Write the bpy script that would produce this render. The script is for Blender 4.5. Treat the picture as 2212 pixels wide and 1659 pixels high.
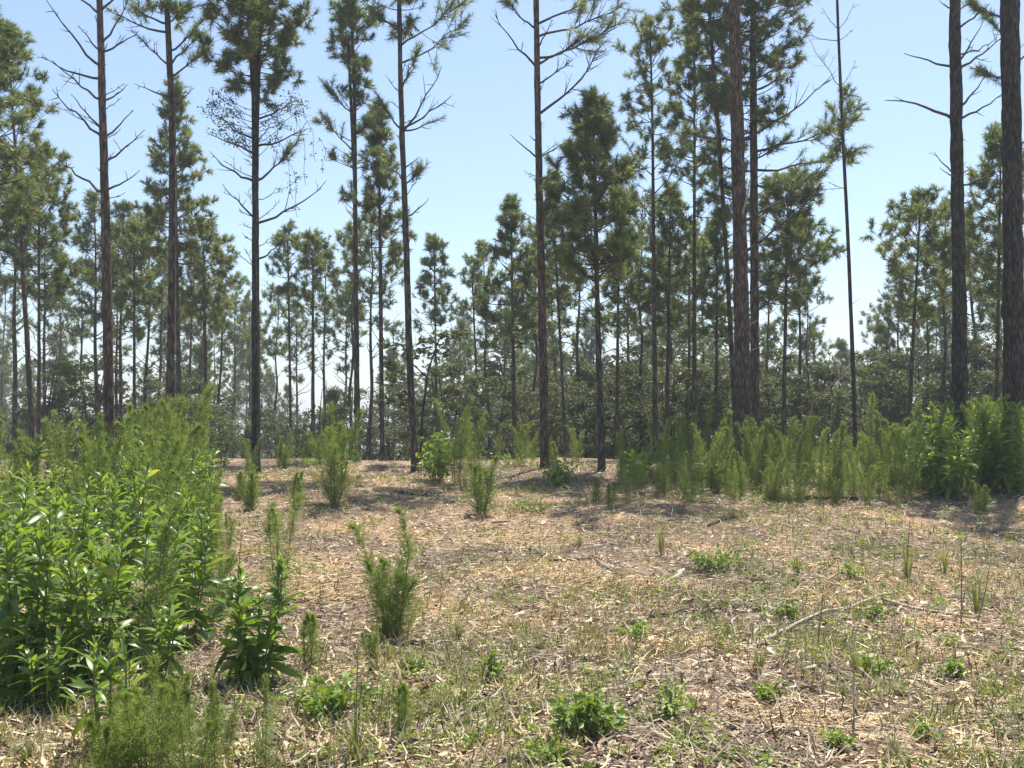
import bpy, math, random
import numpy as np

# ------------------------------------------------------------------ scene, camera, sky, sun, exposure
for o in list(bpy.data.objects):
    bpy.data.objects.remove(o)
SC = bpy.context.scene
COL = SC.collection
R = math.radians
PI = math.pi

EYE = 1.6
FOC = 2212.0                     # focal length in picture units (picture is 2212 x 1659 units)
PITCH = math.atan(100.5 / FOC)   # looking slightly upward
cam_data = bpy.data.cameras.new('camera')
cam_data.sensor_width = 36.0
cam_data.lens = 36.0
cam_data.clip_start = 0.1
cam_data.clip_end = 20000
cam = bpy.data.objects.new('camera', cam_data)
COL.objects.link(cam)
cam.location = (0, 0, EYE)
cam.rotation_euler = (PI / 2 + PITCH, 0, 0)
SC.camera = cam

SUN_EL, SUN_AZ = 71.0, 30.0      # azimuth measured from straight ahead (+Y) towards the right (+X)
world = bpy.data.worlds.new('World')
SC.world = world
world.use_nodes = True
wn = world.node_tree
for n in list(wn.nodes):
    wn.nodes.remove(n)
w_out = wn.nodes.new('ShaderNodeOutputWorld')
w_bg = wn.nodes.new('ShaderNodeBackground')
w_sky = wn.nodes.new('ShaderNodeTexSky')
w_sky.sky_type = 'NISHITA'
w_sky.sun_disc = False
w_sky.sun_elevation = R(SUN_EL)
w_sky.sun_rotation = R(SUN_AZ)
w_sky.altitude = 60
w_sky.air_density = 1.05
w_sky.dust_density = 1.2
w_sky.ozone_density = 2.0
w_bg.inputs['Strength'].default_value = 0.115
wn.links.new(w_sky.outputs['Color'], w_bg.inputs['Color'])
wn.links.new(w_bg.outputs['Background'], w_out.inputs['Surface'])

sun_data = bpy.data.lights.new('sun', 'SUN')
sun_data.energy = 5.0
sun_data.angle = R(0.53)
sun_data.color = (1.0, 0.94, 0.82)
sun = bpy.data.objects.new('sun', sun_data)
COL.objects.link(sun)
sun.location = (10, 20, 40)
# light travels along local -Z; point it from ahead-right down towards the camera
from mathutils import Vector
_sd = Vector((math.sin(R(SUN_AZ)) * math.cos(R(SUN_EL)), math.cos(R(SUN_AZ)) * math.cos(R(SUN_EL)), math.sin(R(SUN_EL))))
sun.rotation_euler = _sd.to_track_quat('Z', 'Y').to_euler()

SC.view_settings.view_transform = 'Standard'
SC.view_settings.look = 'None'
SC.view_settings.exposure = 0.88
SC.view_settings.gamma = 1.0
SC.view_settings.use_curve_mapping = False
SC.render.engine = 'CYCLES'
SC.cycles.max_bounces = 5
SC.cycles.diffuse_bounces = 2
SC.cycles.glossy_bounces = 2
SC.cycles.transmission_bounces = 3
SC.cycles.transparent_max_bounces = 6
SC.cycles.volume_bounces = 0
SC.cycles.caustics_reflective = False
SC.cycles.caustics_refractive = False
SC.cycles.use_denoising = True

HAZE = 0.0014                   # density of the air's haze, per metre

# ------------------------------------------------------------------ small helpers
_cp, _sp = math.cos(PITCH), math.sin(PITCH)

def ray(x, y):
    """picture units -> world direction with dY = 1"""
    a = (x - 1106.0) / FOC
    b = (829.5 - y) / FOC
    dy = _cp - b * _sp
    dz = _sp + b * _cp
    return np.array([a / dy, 1.0, dz / dy])

def at(x, y, d):
    p = ray(x, y) * d
    p[2] += EYE
    return p

def to_px(p):
    """world -> picture units"""
    X, Y, Z = p[0], p[1], p[2] - EYE
    dep = Y * _cp + Z * _sp
    up = -Y * _sp + Z * _cp
    return 1106 + FOC * X / dep, 829.5 - FOC * up / dep

_hy = np.arange(-60, 7000, 0.5)
_hz = np.interp(_hy, [-60, 0, 8.5, 12.3, 16, 18.6, 21, 24, 30, 60, 400, 7000],
                [-0.4, 0, 0.02, 0.29, 0.66, 0.86, 0.95, 0.93, 0.55, -1.3, -16, -70])
_k = np.exp(-np.linspace(-2, 2, 9) ** 2); _k /= _k.sum()
_hz = np.convolve(np.pad(_hz, 4, mode='edge'), _k, mode='valid')

def hgt(X, Y):
    X = np.asarray(X, float); Y = np.asarray(Y, float)
    z = np.interp(Y, _hy, _hz)
    near = np.clip(1.2 - np.abs(Y - 10) / 40.0, 0, 1)
    z = z + near * (0.030 * np.sin(X * 0.9 + 1.3 * np.sin(Y * 0.37)) + 0.022 * np.sin(Y * 1.3 + X * 0.7 + 1.0)
                    + 0.016 * np.sin(X * 2.3 - Y * 1.1) + 0.010 * np.sin(X * 4.1 + Y * 3.3 + 2.0))
    z = z - 0.10 * np.clip((X - 2.5) / 4.0, 0, 1) * np.clip((Y - 10) / 6, 0, 1)
    return z

_gd = np.concatenate([np.arange(3.0, 30, 0.01), np.arange(30, 80, 0.1)])
def gp(x, y):
    """ground point seen at picture position (x, y)"""
    r = ray(x, y)
    hit = np.nonzero(EYE + r[2] * _gd <= hgt(r[0] * _gd, _gd))[0]
    d = _gd[hit[0]] if len(hit) else 24.0
    return np.array([r[0] * d, d, float(hgt(r[0] * d, d))])

def norm(v):
    v = np.asarray(v, float)
    return v / (np.linalg.norm(v, axis=-1, keepdims=True) + 1e-12)

class Acc:
    """collects vertices and faces, then becomes ONE mesh"""
    def __init__(self):
        self.v, self.t, self.q, self.a, self.tm, self.qm, self.n = [], [], [], [], [], [], 0
    def add(self, V, F, var=0.5, mat=0):
        V = np.asarray(V, np.float32).reshape(-1, 3)
        F = np.asarray(F, np.int64)
        if len(V) == 0 or len(F) == 0:
            return
        self.v.append(V)
        self.a.append(np.broadcast_to(np.asarray(var, np.float32), (len(V),)).copy())
        if F.shape[1] == 3:
            self.t.append(F + self.n); self.tm.append(np.full(len(F), mat))
        else:
            self.q.append(F + self.n); self.qm.append(np.full(len(F), mat))
        self.n += len(V)
    def mesh(self, name, mats, smooth=True, origin=None):
        V = np.concatenate(self.v)
        if origin is not None:
            V = V - np.asarray(origin, np.float32)
        T = np.concatenate(self.t) if self.t else np.zeros((0, 3), np.int64)
        Q = np.concatenate(self.q) if self.q else np.zeros((0, 4), np.int64)
        me = bpy.data.meshes.new(name)
        me.vertices.add(len(V)); me.vertices.foreach_set('co', V.astype(np.float32).ravel())
        nl = T.size + Q.size
        me.loops.add(nl)
        me.loops.foreach_set('vertex_index', np.concatenate([T.ravel(), Q.ravel()]).astype(np.int32))
        npoly = len(T) + len(Q)
        me.polygons.add(npoly)
        ls = np.concatenate([np.arange(len(T)) * 3, T.size + np.arange(len(Q)) * 4]).astype(np.int32)
        me.polygons.foreach_set('loop_start', ls)
        mi = np.concatenate([np.concatenate(self.tm) if self.tm else np.zeros(0), np.concatenate(self.qm) if self.qm else np.zeros(0)]).astype(np.int32)
        for m in mats:
            me.materials.append(m)
        me.polygons.foreach_set('material_index', mi)
        me.polygons.foreach_set('use_smooth', np.full(npoly, smooth, dtype=bool))
        at_ = me.attributes.new('var', 'FLOAT', 'POINT')
        at_.data.foreach_set('value', np.concatenate(self.a).astype(np.float32))
        me.update(calc_edges=True)
        me.validate()
        return me
    def build(self, name, mats, parent=None, smooth=True, origin=None):
        if self.n == 0:
            return None
        if not isinstance(mats, (list, tuple)):
            mats = [mats]
        return link(name, self.mesh(name, mats, smooth, origin), parent)

def link(name, data, parent=None):
    o = bpy.data.objects.new(name, data)
    COL.objects.link(o)
    o.parent = parent
    return o

def thing(name, label, cat, loc, group=None, rz=0.0, sc=1.0):
    o = bpy.data.objects.new(name, None)
    o.empty_display_size = 0.2
    COL.objects.link(o)
    o.location = tuple(float(c) for c in loc)
    o.rotation_euler = (0, 0, rz)
    o.scale = (sc, sc, sc)
    tag(o, label, cat, group)
    return o

def tag(o, label=None, cat=None, group=None, kind=None):
    if label: o['label'] = label
    if cat: o['category'] = cat
    if group: o['group'] = group
    if kind: o['kind'] = kind
    return o

def copy_tree(root, loc, rz, sc, label, group=None):
    r = root.copy(); COL.objects.link(r)
    r.location = tuple(float(c) for c in loc); r.rotation_euler = (0, 0, rz)
    r.scale = sc if isinstance(sc, (tuple, list)) else (sc, sc, sc)
    r['label'] = label
    if group: r['group'] = group
    for ch in list(root.children):
        c = ch.copy(); COL.objects.link(c); c.parent = r
    return r

def tube_geo(P, rad, n=5, cap=True):
    P = np.asarray(P, float); k = len(P)
    rad = np.broadcast_to(np.asarray(rad, float), (k,))
    T = norm(np.gradient(P, axis=0))
    ref = np.array([0.31, 0.17, 0.93]) if abs(T[0][2]) < 0.85 else np.array([0.93, 0.31, 0.17])
    U = norm(np.cross(T, ref)); W = np.cross(T, U)
    an = np.arange(n) * 2 * PI / n
    V = P[:, None, :] + rad[:, None, None] * (np.cos(an)[None, :, None] * U[:, None, :] + np.sin(an)[None, :, None] * W[:, None, :])
    V = V.reshape(-1, 3)
    i = np.arange(k - 1)[:, None] * n; j = np.arange(n)[None, :]; j2 = (j + 1) % n
    F = np.stack([i + j, i + j2, i + n + j2, i + n + j], -1).reshape(-1, 4)
    return V, F

def tube(acc, P, rad, n=5, var=0.5, mat=0):
    V, F = tube_geo(P, rad, n)
    acc.add(V, F, var, mat)

def bez(p0, p1, p2, k):
    t = np.linspace(0, 1, k)[:, None]
    return (1 - t) ** 2 * p0 + 2 * t * (1 - t) * p1 + t * t * p2

def needles(acc, pos, axis, L, n, nl, w, rng, mat=0, ang=(0.35, 1.25), tone=None):
    """bottle-brush tufts of thin blades: pos, axis, L per tuft"""
    pos = np.asarray(pos, float).reshape(-1, 3); axis = norm(np.asarray(axis, float).reshape(-1, 3))
    N = len(pos)
    if N == 0:
        return
    L = np.broadcast_to(np.asarray(L, float), (N,))
    t = rng.random((N, n))
    base = pos[:, None] + axis[:, None] * (L[:, None] * (t - 0.5))[..., None]
    rr = norm(rng.normal(size=(N, n, 3)))
    rr = norm(rr - (rr * axis[:, None]).sum(-1, keepdims=True) * axis[:, None])
    th = rng.uniform(ang[0], ang[1], (N, n)) * (1.1 - 0.5 * t)
    d = axis[:, None] * np.cos(th)[..., None] + rr * np.sin(th)[..., None]
    ln = nl * rng.uniform(0.65, 1.15, (N, n))
    side = norm(np.cross(d, norm(rng.normal(size=(N, n, 3)))))
    ww = w * rng.uniform(0.7, 1.3, (N, n))
    v0 = base - side * ww[..., None] * 0.5
    v1 = base + side * ww[..., None] * 0.5
    v2 = base + d * ln[..., None]
    v2[..., 2] -= 0.10 * ln
    V = np.stack([v0, v1, v2], 2).reshape(-1, 3)
    F = np.arange(len(V)).reshape(-1, 3)
    var = np.clip((rng.random(N) if tone is None else np.asarray(tone))[:, None] * 0.78 + rng.random((N, n)) * 0.22, 0, 1)
    acc.add(V, F, np.repeat(var.ravel(), 3), mat)

def blade_leaf(L, W, fold=0.25, droop=0.35, k=5, seed=0):
    """one lanceolate leaf from origin along +Y, folded at the midrib, drooping; returns V, F"""
    r = np.random.default_rng(seed)
    t = np.linspace(0, 1, k)
    wd = W * np.sin(PI * np.clip(t * 0.93 + 0.05, 0, 1)) ** 0.8 * (1 - 0.25 * t)
    wd[0] = W * 0.10; wd[-1] = W * 0.01
    y = L * np.sin(np.clip(droop, 0.01, 3) * t) / max(droop, 0.01)
    z = -L * (1 - np.cos(droop * t)) / max(droop, 0.01)
    wav = r.normal(size=k) * 0.06 * W
    rows = []
    for i in range(k):
        rows += [(-wd[i], y[i], z[i] + fold * wd[i] + wav[i]), (0, y[i], z[i]), (wd[i], y[i], z[i] + fold * wd[i] - wav[i])]
    V = np.array(rows)
    F = []
    for i in range(k - 1):
        a = i * 3
        F += [(a, a + 1, a + 4, a + 3), (a + 1, a + 2, a + 5, a + 4)]
    return V, np.array(F)

def basis(d, roll=0.0):
    """matrix taking +Y to d with leaf face up"""
    d = norm(d)
    x = np.cross(d, [0, 0, 1.0])
    if np.linalg.norm(x) < 1e-4:
        x = np.array([1.0, 0, 0])
    x = norm(x); z = np.cross(x, d)
    c, s = math.cos(roll), math.sin(roll)
    x2 = c * x + s * z; z2 = -s * x + c * z
    return np.stack([x2, d, z2], 1)

# ------------------------------------------------------------------ materials
def mat_new(name):
    m = bpy.data.materials.new(name); m.use_nodes = True
    nt = m.node_tree
    for n in list(nt.nodes): nt.nodes.remove(n)
    out = nt.nodes.new('ShaderNodeOutputMaterial')
    return m, nt, out

def node(nt, typ, **kw):
    n = nt.nodes.new(typ)
    for k, v in kw.items():
        if hasattr(n, k) and k not in n.inputs: setattr(n, k, v)
        else: n.inputs[k].default_value = v
    return n

def ramp(nt, stops, interp='LINEAR'):
    r = nt.nodes.new('ShaderNodeValToRGB')
    r.color_ramp.interpolation = interp
    e = r.color_ramp.elements
    while len(e) < len(stops): e.new(0.5)
    for i, (p, c) in enumerate(stops):
        e[i].position = p; e[i].color = (*c, 1)
    return r

def leaf_mat(name, stops, rough=0.45, trans=0.35, tint=(1.25, 1.2, 0.6), objvar=0.25, spec=0.5):
    m, nt, out = mat_new(name)
    a = node(nt, 'ShaderNodeAttribute'); a.attribute_name = 'var'
    oi = node(nt, 'ShaderNodeObjectInfo')
    mx = node(nt, 'ShaderNodeMath'); mx.operation = 'MULTIPLY_ADD'
    nt.links.new(oi.outputs['Random'], mx.inputs[0]); mx.inputs[1].default_value = objvar
    sb = node(nt, 'ShaderNodeMath'); sb.operation = 'SUBTRACT'
    nt.links.new(a.outputs['Fac'], sb.inputs[0]); sb.inputs[1].default_value = objvar / 2
    nt.links.new(sb.outputs[0], mx.inputs[2])
    r = ramp(nt, stops)
    nt.links.new(mx.outputs[0], r.inputs['Fac'])
    p = node(nt, 'ShaderNodeBsdfPrincipled')
    nt.links.new(r.outputs['Color'], p.inputs['Base Color'])
    p.inputs['Roughness'].default_value = rough
    p.inputs['Specular IOR Level'].default_value = spec
    tl = node(nt, 'ShaderNodeBsdfTranslucent')
    mc = node(nt, 'ShaderNodeMix'); mc.data_type = 'RGBA'; mc.blend_type = 'MULTIPLY'
    mc.inputs['Factor'].default_value = 1.0
    nt.links.new(r.outputs['Color'], mc.inputs['A']); mc.inputs['B'].default_value = (*tint, 1)
    nt.links.new(mc.outputs['Result'], tl.inputs['Color'])
    ms = node(nt, 'ShaderNodeMixShader'); ms.inputs['Fac'].default_value = trans
    nt.links.new(p.outputs[0], ms.inputs[1]); nt.links.new(tl.outputs[0], ms.inputs[2])
    nt.links.new(ms.outputs[0], out.inputs['Surface'])
    return m

def bark_mat(name, dark, mid, light, scale=9.0, bump=0.6):
    m, nt, out = mat_new(name)
    tc = node(nt, 'ShaderNodeTexCoord')
    mp = node(nt, 'ShaderNodeMapping'); mp.inputs['Scale'].default_value = (scale, scale, scale * 0.22)
    nt.links.new(tc.outputs['Object'], mp.inputs['Vector'])
    v = node(nt, 'ShaderNodeTexVoronoi'); v.feature = 'DISTANCE_TO_EDGE'; v.inputs['Scale'].default_value = 1.6
    nz = node(nt, 'ShaderNodeTexNoise'); nz.inputs['Scale'].default_value = 2.2; nz.inputs['Detail'].default_value = 6
    wv = node(nt, 'ShaderNodeVectorMath'); wv.operation = 'MULTIPLY_ADD'
    nt.links.new(mp.outputs[0], nz.inputs['Vector'])
    nt.links.new(nz.outputs['Color'], wv.inputs[0]); wv.inputs[1].default_value = (0.6, 0.6, 0.6)
    nt.links.new(mp.outputs[0], wv.inputs[2]); nt.links.new(wv.outputs[0], v.inputs['Vector'])
    n2 = node(nt, 'ShaderNodeTexNoise'); n2.inputs['Scale'].default_value = 1.1; n2.inputs['Detail'].default_value = 4
    nt.links.new(tc.outputs['Object'], n2.inputs['Vector'])
    sm = node(nt, 'ShaderNodeMath'); sm.operation = 'MULTIPLY_ADD'
    nt.links.new(v.outputs['Distance'], sm.inputs[0]); sm.inputs[1].default_value = 0.95
    nt.links.new(nz.outputs['Fac'], sm.inputs[2])
    s2 = node(nt, 'ShaderNodeMath'); s2.operation = 'MULTIPLY_ADD'
    nt.links.new(n2.outputs['Fac'], s2.inputs[0]); s2.inputs[1].default_value = 0.35
    nt.links.new(sm.outputs[0], s2.inputs[2])
    r = ramp(nt, [(0.52, dark), (0.80, mid), (1.0, light)])
    nt.links.new(s2.outputs[0], r.inputs['Fac'])
    p = node(nt, 'ShaderNodeBsdfPrincipled', Roughness=0.9)
    p.inputs['Specular IOR Level'].default_value = 0.25
    nt.links.new(r.outputs['Color'], p.inputs['Base Color'])
    b = node(nt, 'ShaderNodeBump'); b.inputs['Strength'].default_value = bump; b.inputs['Distance'].default_value = 0.02
    nt.links.new(sm.outputs[0], b.inputs['Height']); nt.links.new(b.outputs[0], p.inputs['Normal'])
    nt.links.new(p.outputs[0], out.inputs['Surface'])
    return m

M_NEEDLE = leaf_mat('pine_needles', [(0.0, (0.082, 0.115, 0.050)), (0.5, (0.160, 0.202, 0.080)), (0.9, (0.250, 0.288, 0.114)), (1.0, (0.31, 0.31, 0.14))], rough=0.40, trans=0.50, tint=(1.12, 1.15, 0.68), spec=0.6)
M_NEEDLE_FAR = leaf_mat('pine_needles_far', [(0.0, (0.088, 0.118, 0.060)), (0.5, (0.158, 0.196, 0.090)), (1.0, (0.235, 0.270, 0.118))], rough=0.45, trans=0.48, tint=(1.12, 1.15, 0.68))
M_BROAD = leaf_mat('weed_leaves', [(0.0, (0.085, 0.155, 0.028)), (0.5, (0.140, 0.235, 0.038)), (1.0, (0.205, 0.300, 0.052))], rough=0.40, trans=0.5, tint=(1.6, 1.5, 0.5), spec=0.55)
M_HARDWOOD = leaf_mat('hardwood_leaves', [(0.0, (0.040, 0.062, 0.022)), (0.5, (0.070, 0.098, 0.034)), (1.0, (0.125, 0.145, 0.050))], rough=0.6, trans=0.36, tint=(1.4, 1.3, 0.6))
M_FENNEL = leaf_mat('fennel_fronds', [(0.0, (0.125, 0.190, 0.046)), (0.5, (0.190, 0.270, 0.066)), (1.0, (0.285, 0.355, 0.112))], rough=0.5, trans=0.52, tint=(1.3, 1.2, 0.6))
M_GRASS = leaf_mat('green_blades', [(0.0, (0.100, 0.135, 0.038)), (0.5, (0.175, 0.215, 0.065)), (1.0, (0.330, 0.320, 0.140))], rough=0.5, trans=0.35, tint=(1.4, 1.3, 0.6))
M_BRIGHT = leaf_mat('bright_leaflets', [(0.0, (0.115, 0.185, 0.035)), (0.5, (0.195, 0.285, 0.055)), (1.0, (0.310, 0.370, 0.095))], rough=0.45, trans=0.4, tint=(1.4, 1.3, 0.5))
M_RUST = leaf_mat('rusty_leaves', [(0.0, (0.10, 0.055, 0.02)), (0.5, (0.20, 0.10, 0.03)), (1.0, (0.30, 0.20, 0.06))], rough=0.6, trans=0.3)
M_BARK = bark_mat('grey_bark', (0.017, 0.0145, 0.011), (0.054, 0.044, 0.034), (0.135, 0.112, 0.086))
M_BARK_RED = bark_mat('reddish_bark', (0.02, 0.0145, 0.011), (0.07, 0.049, 0.036), (0.165, 0.12, 0.088), scale=13)
M_BARK_DARK = bark_mat('dark_bark', (0.01, 0.0085, 0.0075), (0.031, 0.027, 0.023), (0.085, 0.073, 0.06), scale=13)
M_TWIG = bark_mat('dead_branch_bark', (0.02, 0.018, 0.015), (0.048, 0.043, 0.037), (0.14, 0.125, 0.105), scale=30, bump=0.3)
M_PALE = bark_mat('bleached_wood', (0.20, 0.155, 0.115), (0.40, 0.335, 0.26), (0.60, 0.53, 0.43), scale=40, bump=0.3)
M_DULL = bark_mat('weathered_wood', (0.10, 0.08, 0.06), (0.22, 0.185, 0.145), (0.36, 0.31, 0.25), scale=40, bump=0.3)
M_STEM = leaf_mat('green_stems', [(0.0, (0.085, 0.125, 0.038)), (1.0, (0.13, 0.15, 0.055))], rough=0.5, trans=0.0)
M_STALK = leaf_mat('brown_stalks', [(0.0, (0.14, 0.105, 0.065)), (1.0, (0.28, 0.22, 0.14))], rough=0.7, trans=0.0)

def patch_nodes(nt, vec):
    """large straw / bare-soil patches, the same in the soil and in the litter (both are in world coordinates)"""
    n1 = node(nt, 'ShaderNodeTexNoise'); n1.inputs['Scale'].default_value = 0.75; n1.inputs['Detail'].default_value = 5; n1.inputs['Roughness'].default_value = 0.62
    nt.links.new(vec, n1.inputs['Vector'])
    return n1

def soil_mat():
    m, nt, out = mat_new('soil')
    tc = node(nt, 'ShaderNodeTexCoord')
    pn = patch_nodes(nt, tc.outputs['Object'])
    r = ramp(nt, [(0.32, (0.120, 0.090, 0.068)), (0.46, (0.205, 0.152, 0.112)), (0.56, (0.320, 0.232, 0.155)), (0.68, (0.440, 0.305, 0.175))])
    nt.links.new(pn.outputs['Fac'], r.inputs['Fac'])
    f = node(nt, 'ShaderNodeTexNoise'); f.inputs['Scale'].default_value = 26; f.inputs['Detail'].default_value = 8; f.inputs['Roughness'].default_value = 0.7
    nt.links.new(tc.outputs['Object'], f.inputs['Vector'])
    r2 = ramp(nt, [(0.30, (0.35, 0.33, 0.32)), (0.5, (0.9, 0.88, 0.85)), (0.72, (1.35, 1.3, 1.2))])
    nt.links.new(f.outputs['Fac'], r2.inputs['Fac'])
    mx = node(nt, 'ShaderNodeMix'); mx.data_type = 'RGBA'; mx.blend_type = 'MULTIPLY'; mx.inputs['Factor'].default_value = 0.85
    nt.links.new(r.outputs['Color'], mx.inputs['A']); nt.links.new(r2.outputs['Color'], mx.inputs['B'])
    p = node(nt, 'ShaderNodeBsdfPrincipled', Roughness=0.95)
    p.inputs['Specular IOR Level'].default_value = 0.1
    nt.links.new(mx.outputs['Result'], p.inputs['Base Color'])
    b = node(nt, 'ShaderNodeBump'); b.inputs['Strength'].default_value = 0.9; b.inputs['Distance'].default_value = 0.03
    nt.links.new(f.outputs['Fac'], b.inputs['Height']); nt.links.new(b.outputs[0], p.inputs['Normal'])
    nt.links.new(p.outputs[0], out.inputs['Surface'])
    return m

def litter_mat():
    m, nt, out = mat_new('straw_litter')
    tc = node(nt, 'ShaderNodeTexCoord')
    a = node(nt, 'ShaderNodeAttribute'); a.attribute_name = 'var'
    r = ramp(nt, [(0.0, (0.055, 0.043, 0.036)), (0.20, (0.125, 0.096, 0.078)), (0.42, (0.270, 0.213, 0.156)), (0.68, (0.440, 0.362, 0.250)), (0.88, (0.640, 0.555, 0.390)), (1.0, (0.72, 0.67, 0.55))])
    nt.links.new(a.outputs['Fac'], r.inputs['Fac'])
    pn = patch_nodes(nt, tc.outputs['Object'])
    r2 = ramp(nt, [(0.35, (0.60, 0.58, 0.57)), (0.5, (0.96, 0.90, 0.84)), (0.66, (1.16, 0.98, 0.74))])
    nt.links.new(pn.outputs['Fac'], r2.inputs['Fac'])
    mx = node(nt, 'ShaderNodeMix'); mx.data_type = 'RGBA'; mx.blend_type = 'MULTIPLY'; mx.inputs['Factor'].default_value = 0.9
    nt.links.new(r.outputs['Color'], mx.inputs['A']); nt.links.new(r2.outputs['Color'], mx.inputs['B'])
    p = node(nt, 'ShaderNodeBsdfPrincipled', Roughness=0.7)
    p.inputs['Specular IOR Level'].default_value = 0.3
    nt.links.new(mx.outputs['Result'], p.inputs['Base Color'])
    nt.links.new(p.outputs[0], out.inputs['Surface'])
    return m
M_GOLD = leaf_mat('golden_straw', [(0.0, (0.32, 0.21, 0.11)), (0.5, (0.52, 0.38, 0.20)), (1.0, (0.68, 0.56, 0.34))], rough=.7, trans=.1, tint=(1, 1, 1), spec=.3)
M_SOIL = soil_mat()
M_LITTER = litter_mat()

# ------------------------------------------------------------------ the ground
def axis_coords(lo, hi, fine_lo, fine_hi, step, grow=1.22):
    c = list(np.arange(fine_lo, fine_hi + 1e-6, step))
    s = step
    while c[-1] < hi:
        s *= grow; c.append(min(c[-1] + s, hi))
    s = step
    while c[0] > lo:
        s *= grow; c.insert(0, max(c[0] - s, lo))
    return np.array(c)

def vnoise(X, Y, seed=0):
    r = np.random.default_rng(seed); z = np.zeros_like(X)
    for k in range(10):
        a = r.uniform(0, 2 * PI); f = r.uniform(2.5, 9); ph = r.uniform(0, 6.28)
        z += np.sin((X * math.cos(a) + Y * math.sin(a)) * f + ph + 1.5 * np.sin(X * r.uniform(.5, 1.5) + Y * r.uniform(.5, 1.5))) / 10
    return z

gx = axis_coords(-7000, 7000, -8.5, 8.5, 0.11)
gy = axis_coords(-60, 6900, 3.2, 22, 0.11)
GX, GY = np.meshgrid(gx, gy)
GZ = hgt(GX, GY) + np.where((np.abs(GX) < 12) & (GY < 26), 0.018 * vnoise(GX, GY, 3), 0)
ny, nx = GX.shape
ii = np.arange(ny - 1)[:, None] * nx + np.arange(nx - 1)[None, :]
acc = Acc()
acc.add(np.stack([GX, GY, GZ], -1), np.stack([ii, ii + 1, ii + nx + 1, ii + nx], -1).reshape(-1, 4))
ground = acc.build('ground', M_SOIL)
tag(ground, 'sunlit bare soil of the clearing rising to a low crest', None, kind='structure')

# ------------------------------------------------------------------ litter of straw, chips and pine needles
def scatter_xy(n, dmin, dmax, power, rng, margin=1.6):
    d = dmin * (dmax / dmin) ** (rng.random(n) ** power)
    half = d * 0.5 + margin
    x = rng.uniform(-1, 1, n) * half
    return x, d

def strips(acc, x, y, ln, w, yaw, pitch, lift, bend, var, rng, k=3):
    """curved strips lying on the ground"""
    n = len(x)
    t = np.linspace(-0.5, 0.5, k)
    a = yaw[:, None] + bend[:, None] * t[None, :] * 2
    cx = x[:, None] + np.cos(a) * ln[:, None] * t[None] * np.cos(pitch)[:, None]
    cy = y[:, None] + np.sin(a) * ln[:, None] * t[None] * np.cos(pitch)[:, None]
    cz = hgt(cx, cy) + lift[:, None] + (t[None] + 0.5) * np.sin(pitch)[:, None] * ln[:, None]
    wd = w[:, None] * np.interp(t, [-0.5, 0, 0.5], [0.6, 1, 0.4])[None]
    px, py = -np.sin(a) * wd / 2, np.cos(a) * wd / 2
    tw = rng.uniform(-0.9, 0.9, n)[:, None] * wd / 2
    L_ = np.stack([cx + px, cy + py, cz + tw], -1); R_ = np.stack([cx - px, cy - py, cz - tw], -1)
    V = np.stack([L_, R_], 2).reshape(-1, 3)
    b = (np.arange(n) * 2 * k)[:, None] + (np.arange(k - 1) * 2)[None]
    F = np.stack([b, b + 1, b + 3, b + 2], -1).reshape(-1, 4)
    acc.add(V, F, np.repeat(var, 2 * k))

rng = np.random.default_rng(11)
acc = Acc()
n = 105000                                         # straw and stubble
x, y = scatter_xy(n, 4.2, 21, 0.85, rng)
strips(acc, x, y, rng.uniform(.05, .17, n), rng.uniform(.004, .012, n), rng.normal(0, 0.75, n) + PI * (rng.random(n) < .5),
       np.where(rng.random(n) < .2, rng.uniform(.3, 1.3, n), rng.normal(.05, .12, n)), rng.uniform(.0, .03, n), rng.normal(0, .5, n), np.clip(rng.beta(1.5, 1.45, n), 0, 1), rng)
n = 26000                                         # chips and bark pieces
x, y = scatter_xy(n, 4.2, 20, 0.8, rng)
strips(acc, x, y, rng.uniform(.025, .09, n), rng.uniform(.008, .026, n), rng.uniform(0, 2 * PI, n), rng.normal(0.1, .25, n), rng.uniform(.004, .03, n),
       rng.normal(0, .3, n), np.where(rng.random(n) < .45, rng.uniform(0, .25, n), rng.uniform(.4, 1, n)), rng)
litter = acc.build('straw_litter', M_LITTER)
tag(litter, 'dry straw, bark bits and wood chips covering the clearing floor', 'litter', kind='stuff')

acc = Acc()                                       # patches of fresh golden straw and sawdust
for px_, py_, rx_, ry_, m_ in [(690, 1278, .55, .40, 2600), (1330, 1262, .50, .35, 1500), (560, 1195, .5, .4, 1200), (1090, 1240, .6, .5, 1300), (1180, 1165, .7, .5, 1200), (1900, 1035, 1.0, .4, 900), (680, 1040, 1.0, .6, 1000), (1790, 1300, .4, .3, 700), (1750, 1560, .3, .25, 500)]:
    g = gp(px_, py_)
    x = g[0] + rng.normal(0, rx_ * .6, m_); y = g[1] + rng.normal(0, ry_ * .6, m_)
    strips(acc, x, y, rng.uniform(.04, .14, m_), rng.uniform(.004, .010, m_), rng.normal(0, .6, m_), rng.normal(.05, .15, m_), rng.uniform(.004, .034, m_), rng.normal(0, .5, m_), rng.random(m_), rng)
gold = acc.build('golden_straw', M_GOLD)
tag(gold, 'fresh golden straw and sawdust in patches on the soil', 'straw', kind='stuff')

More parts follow.
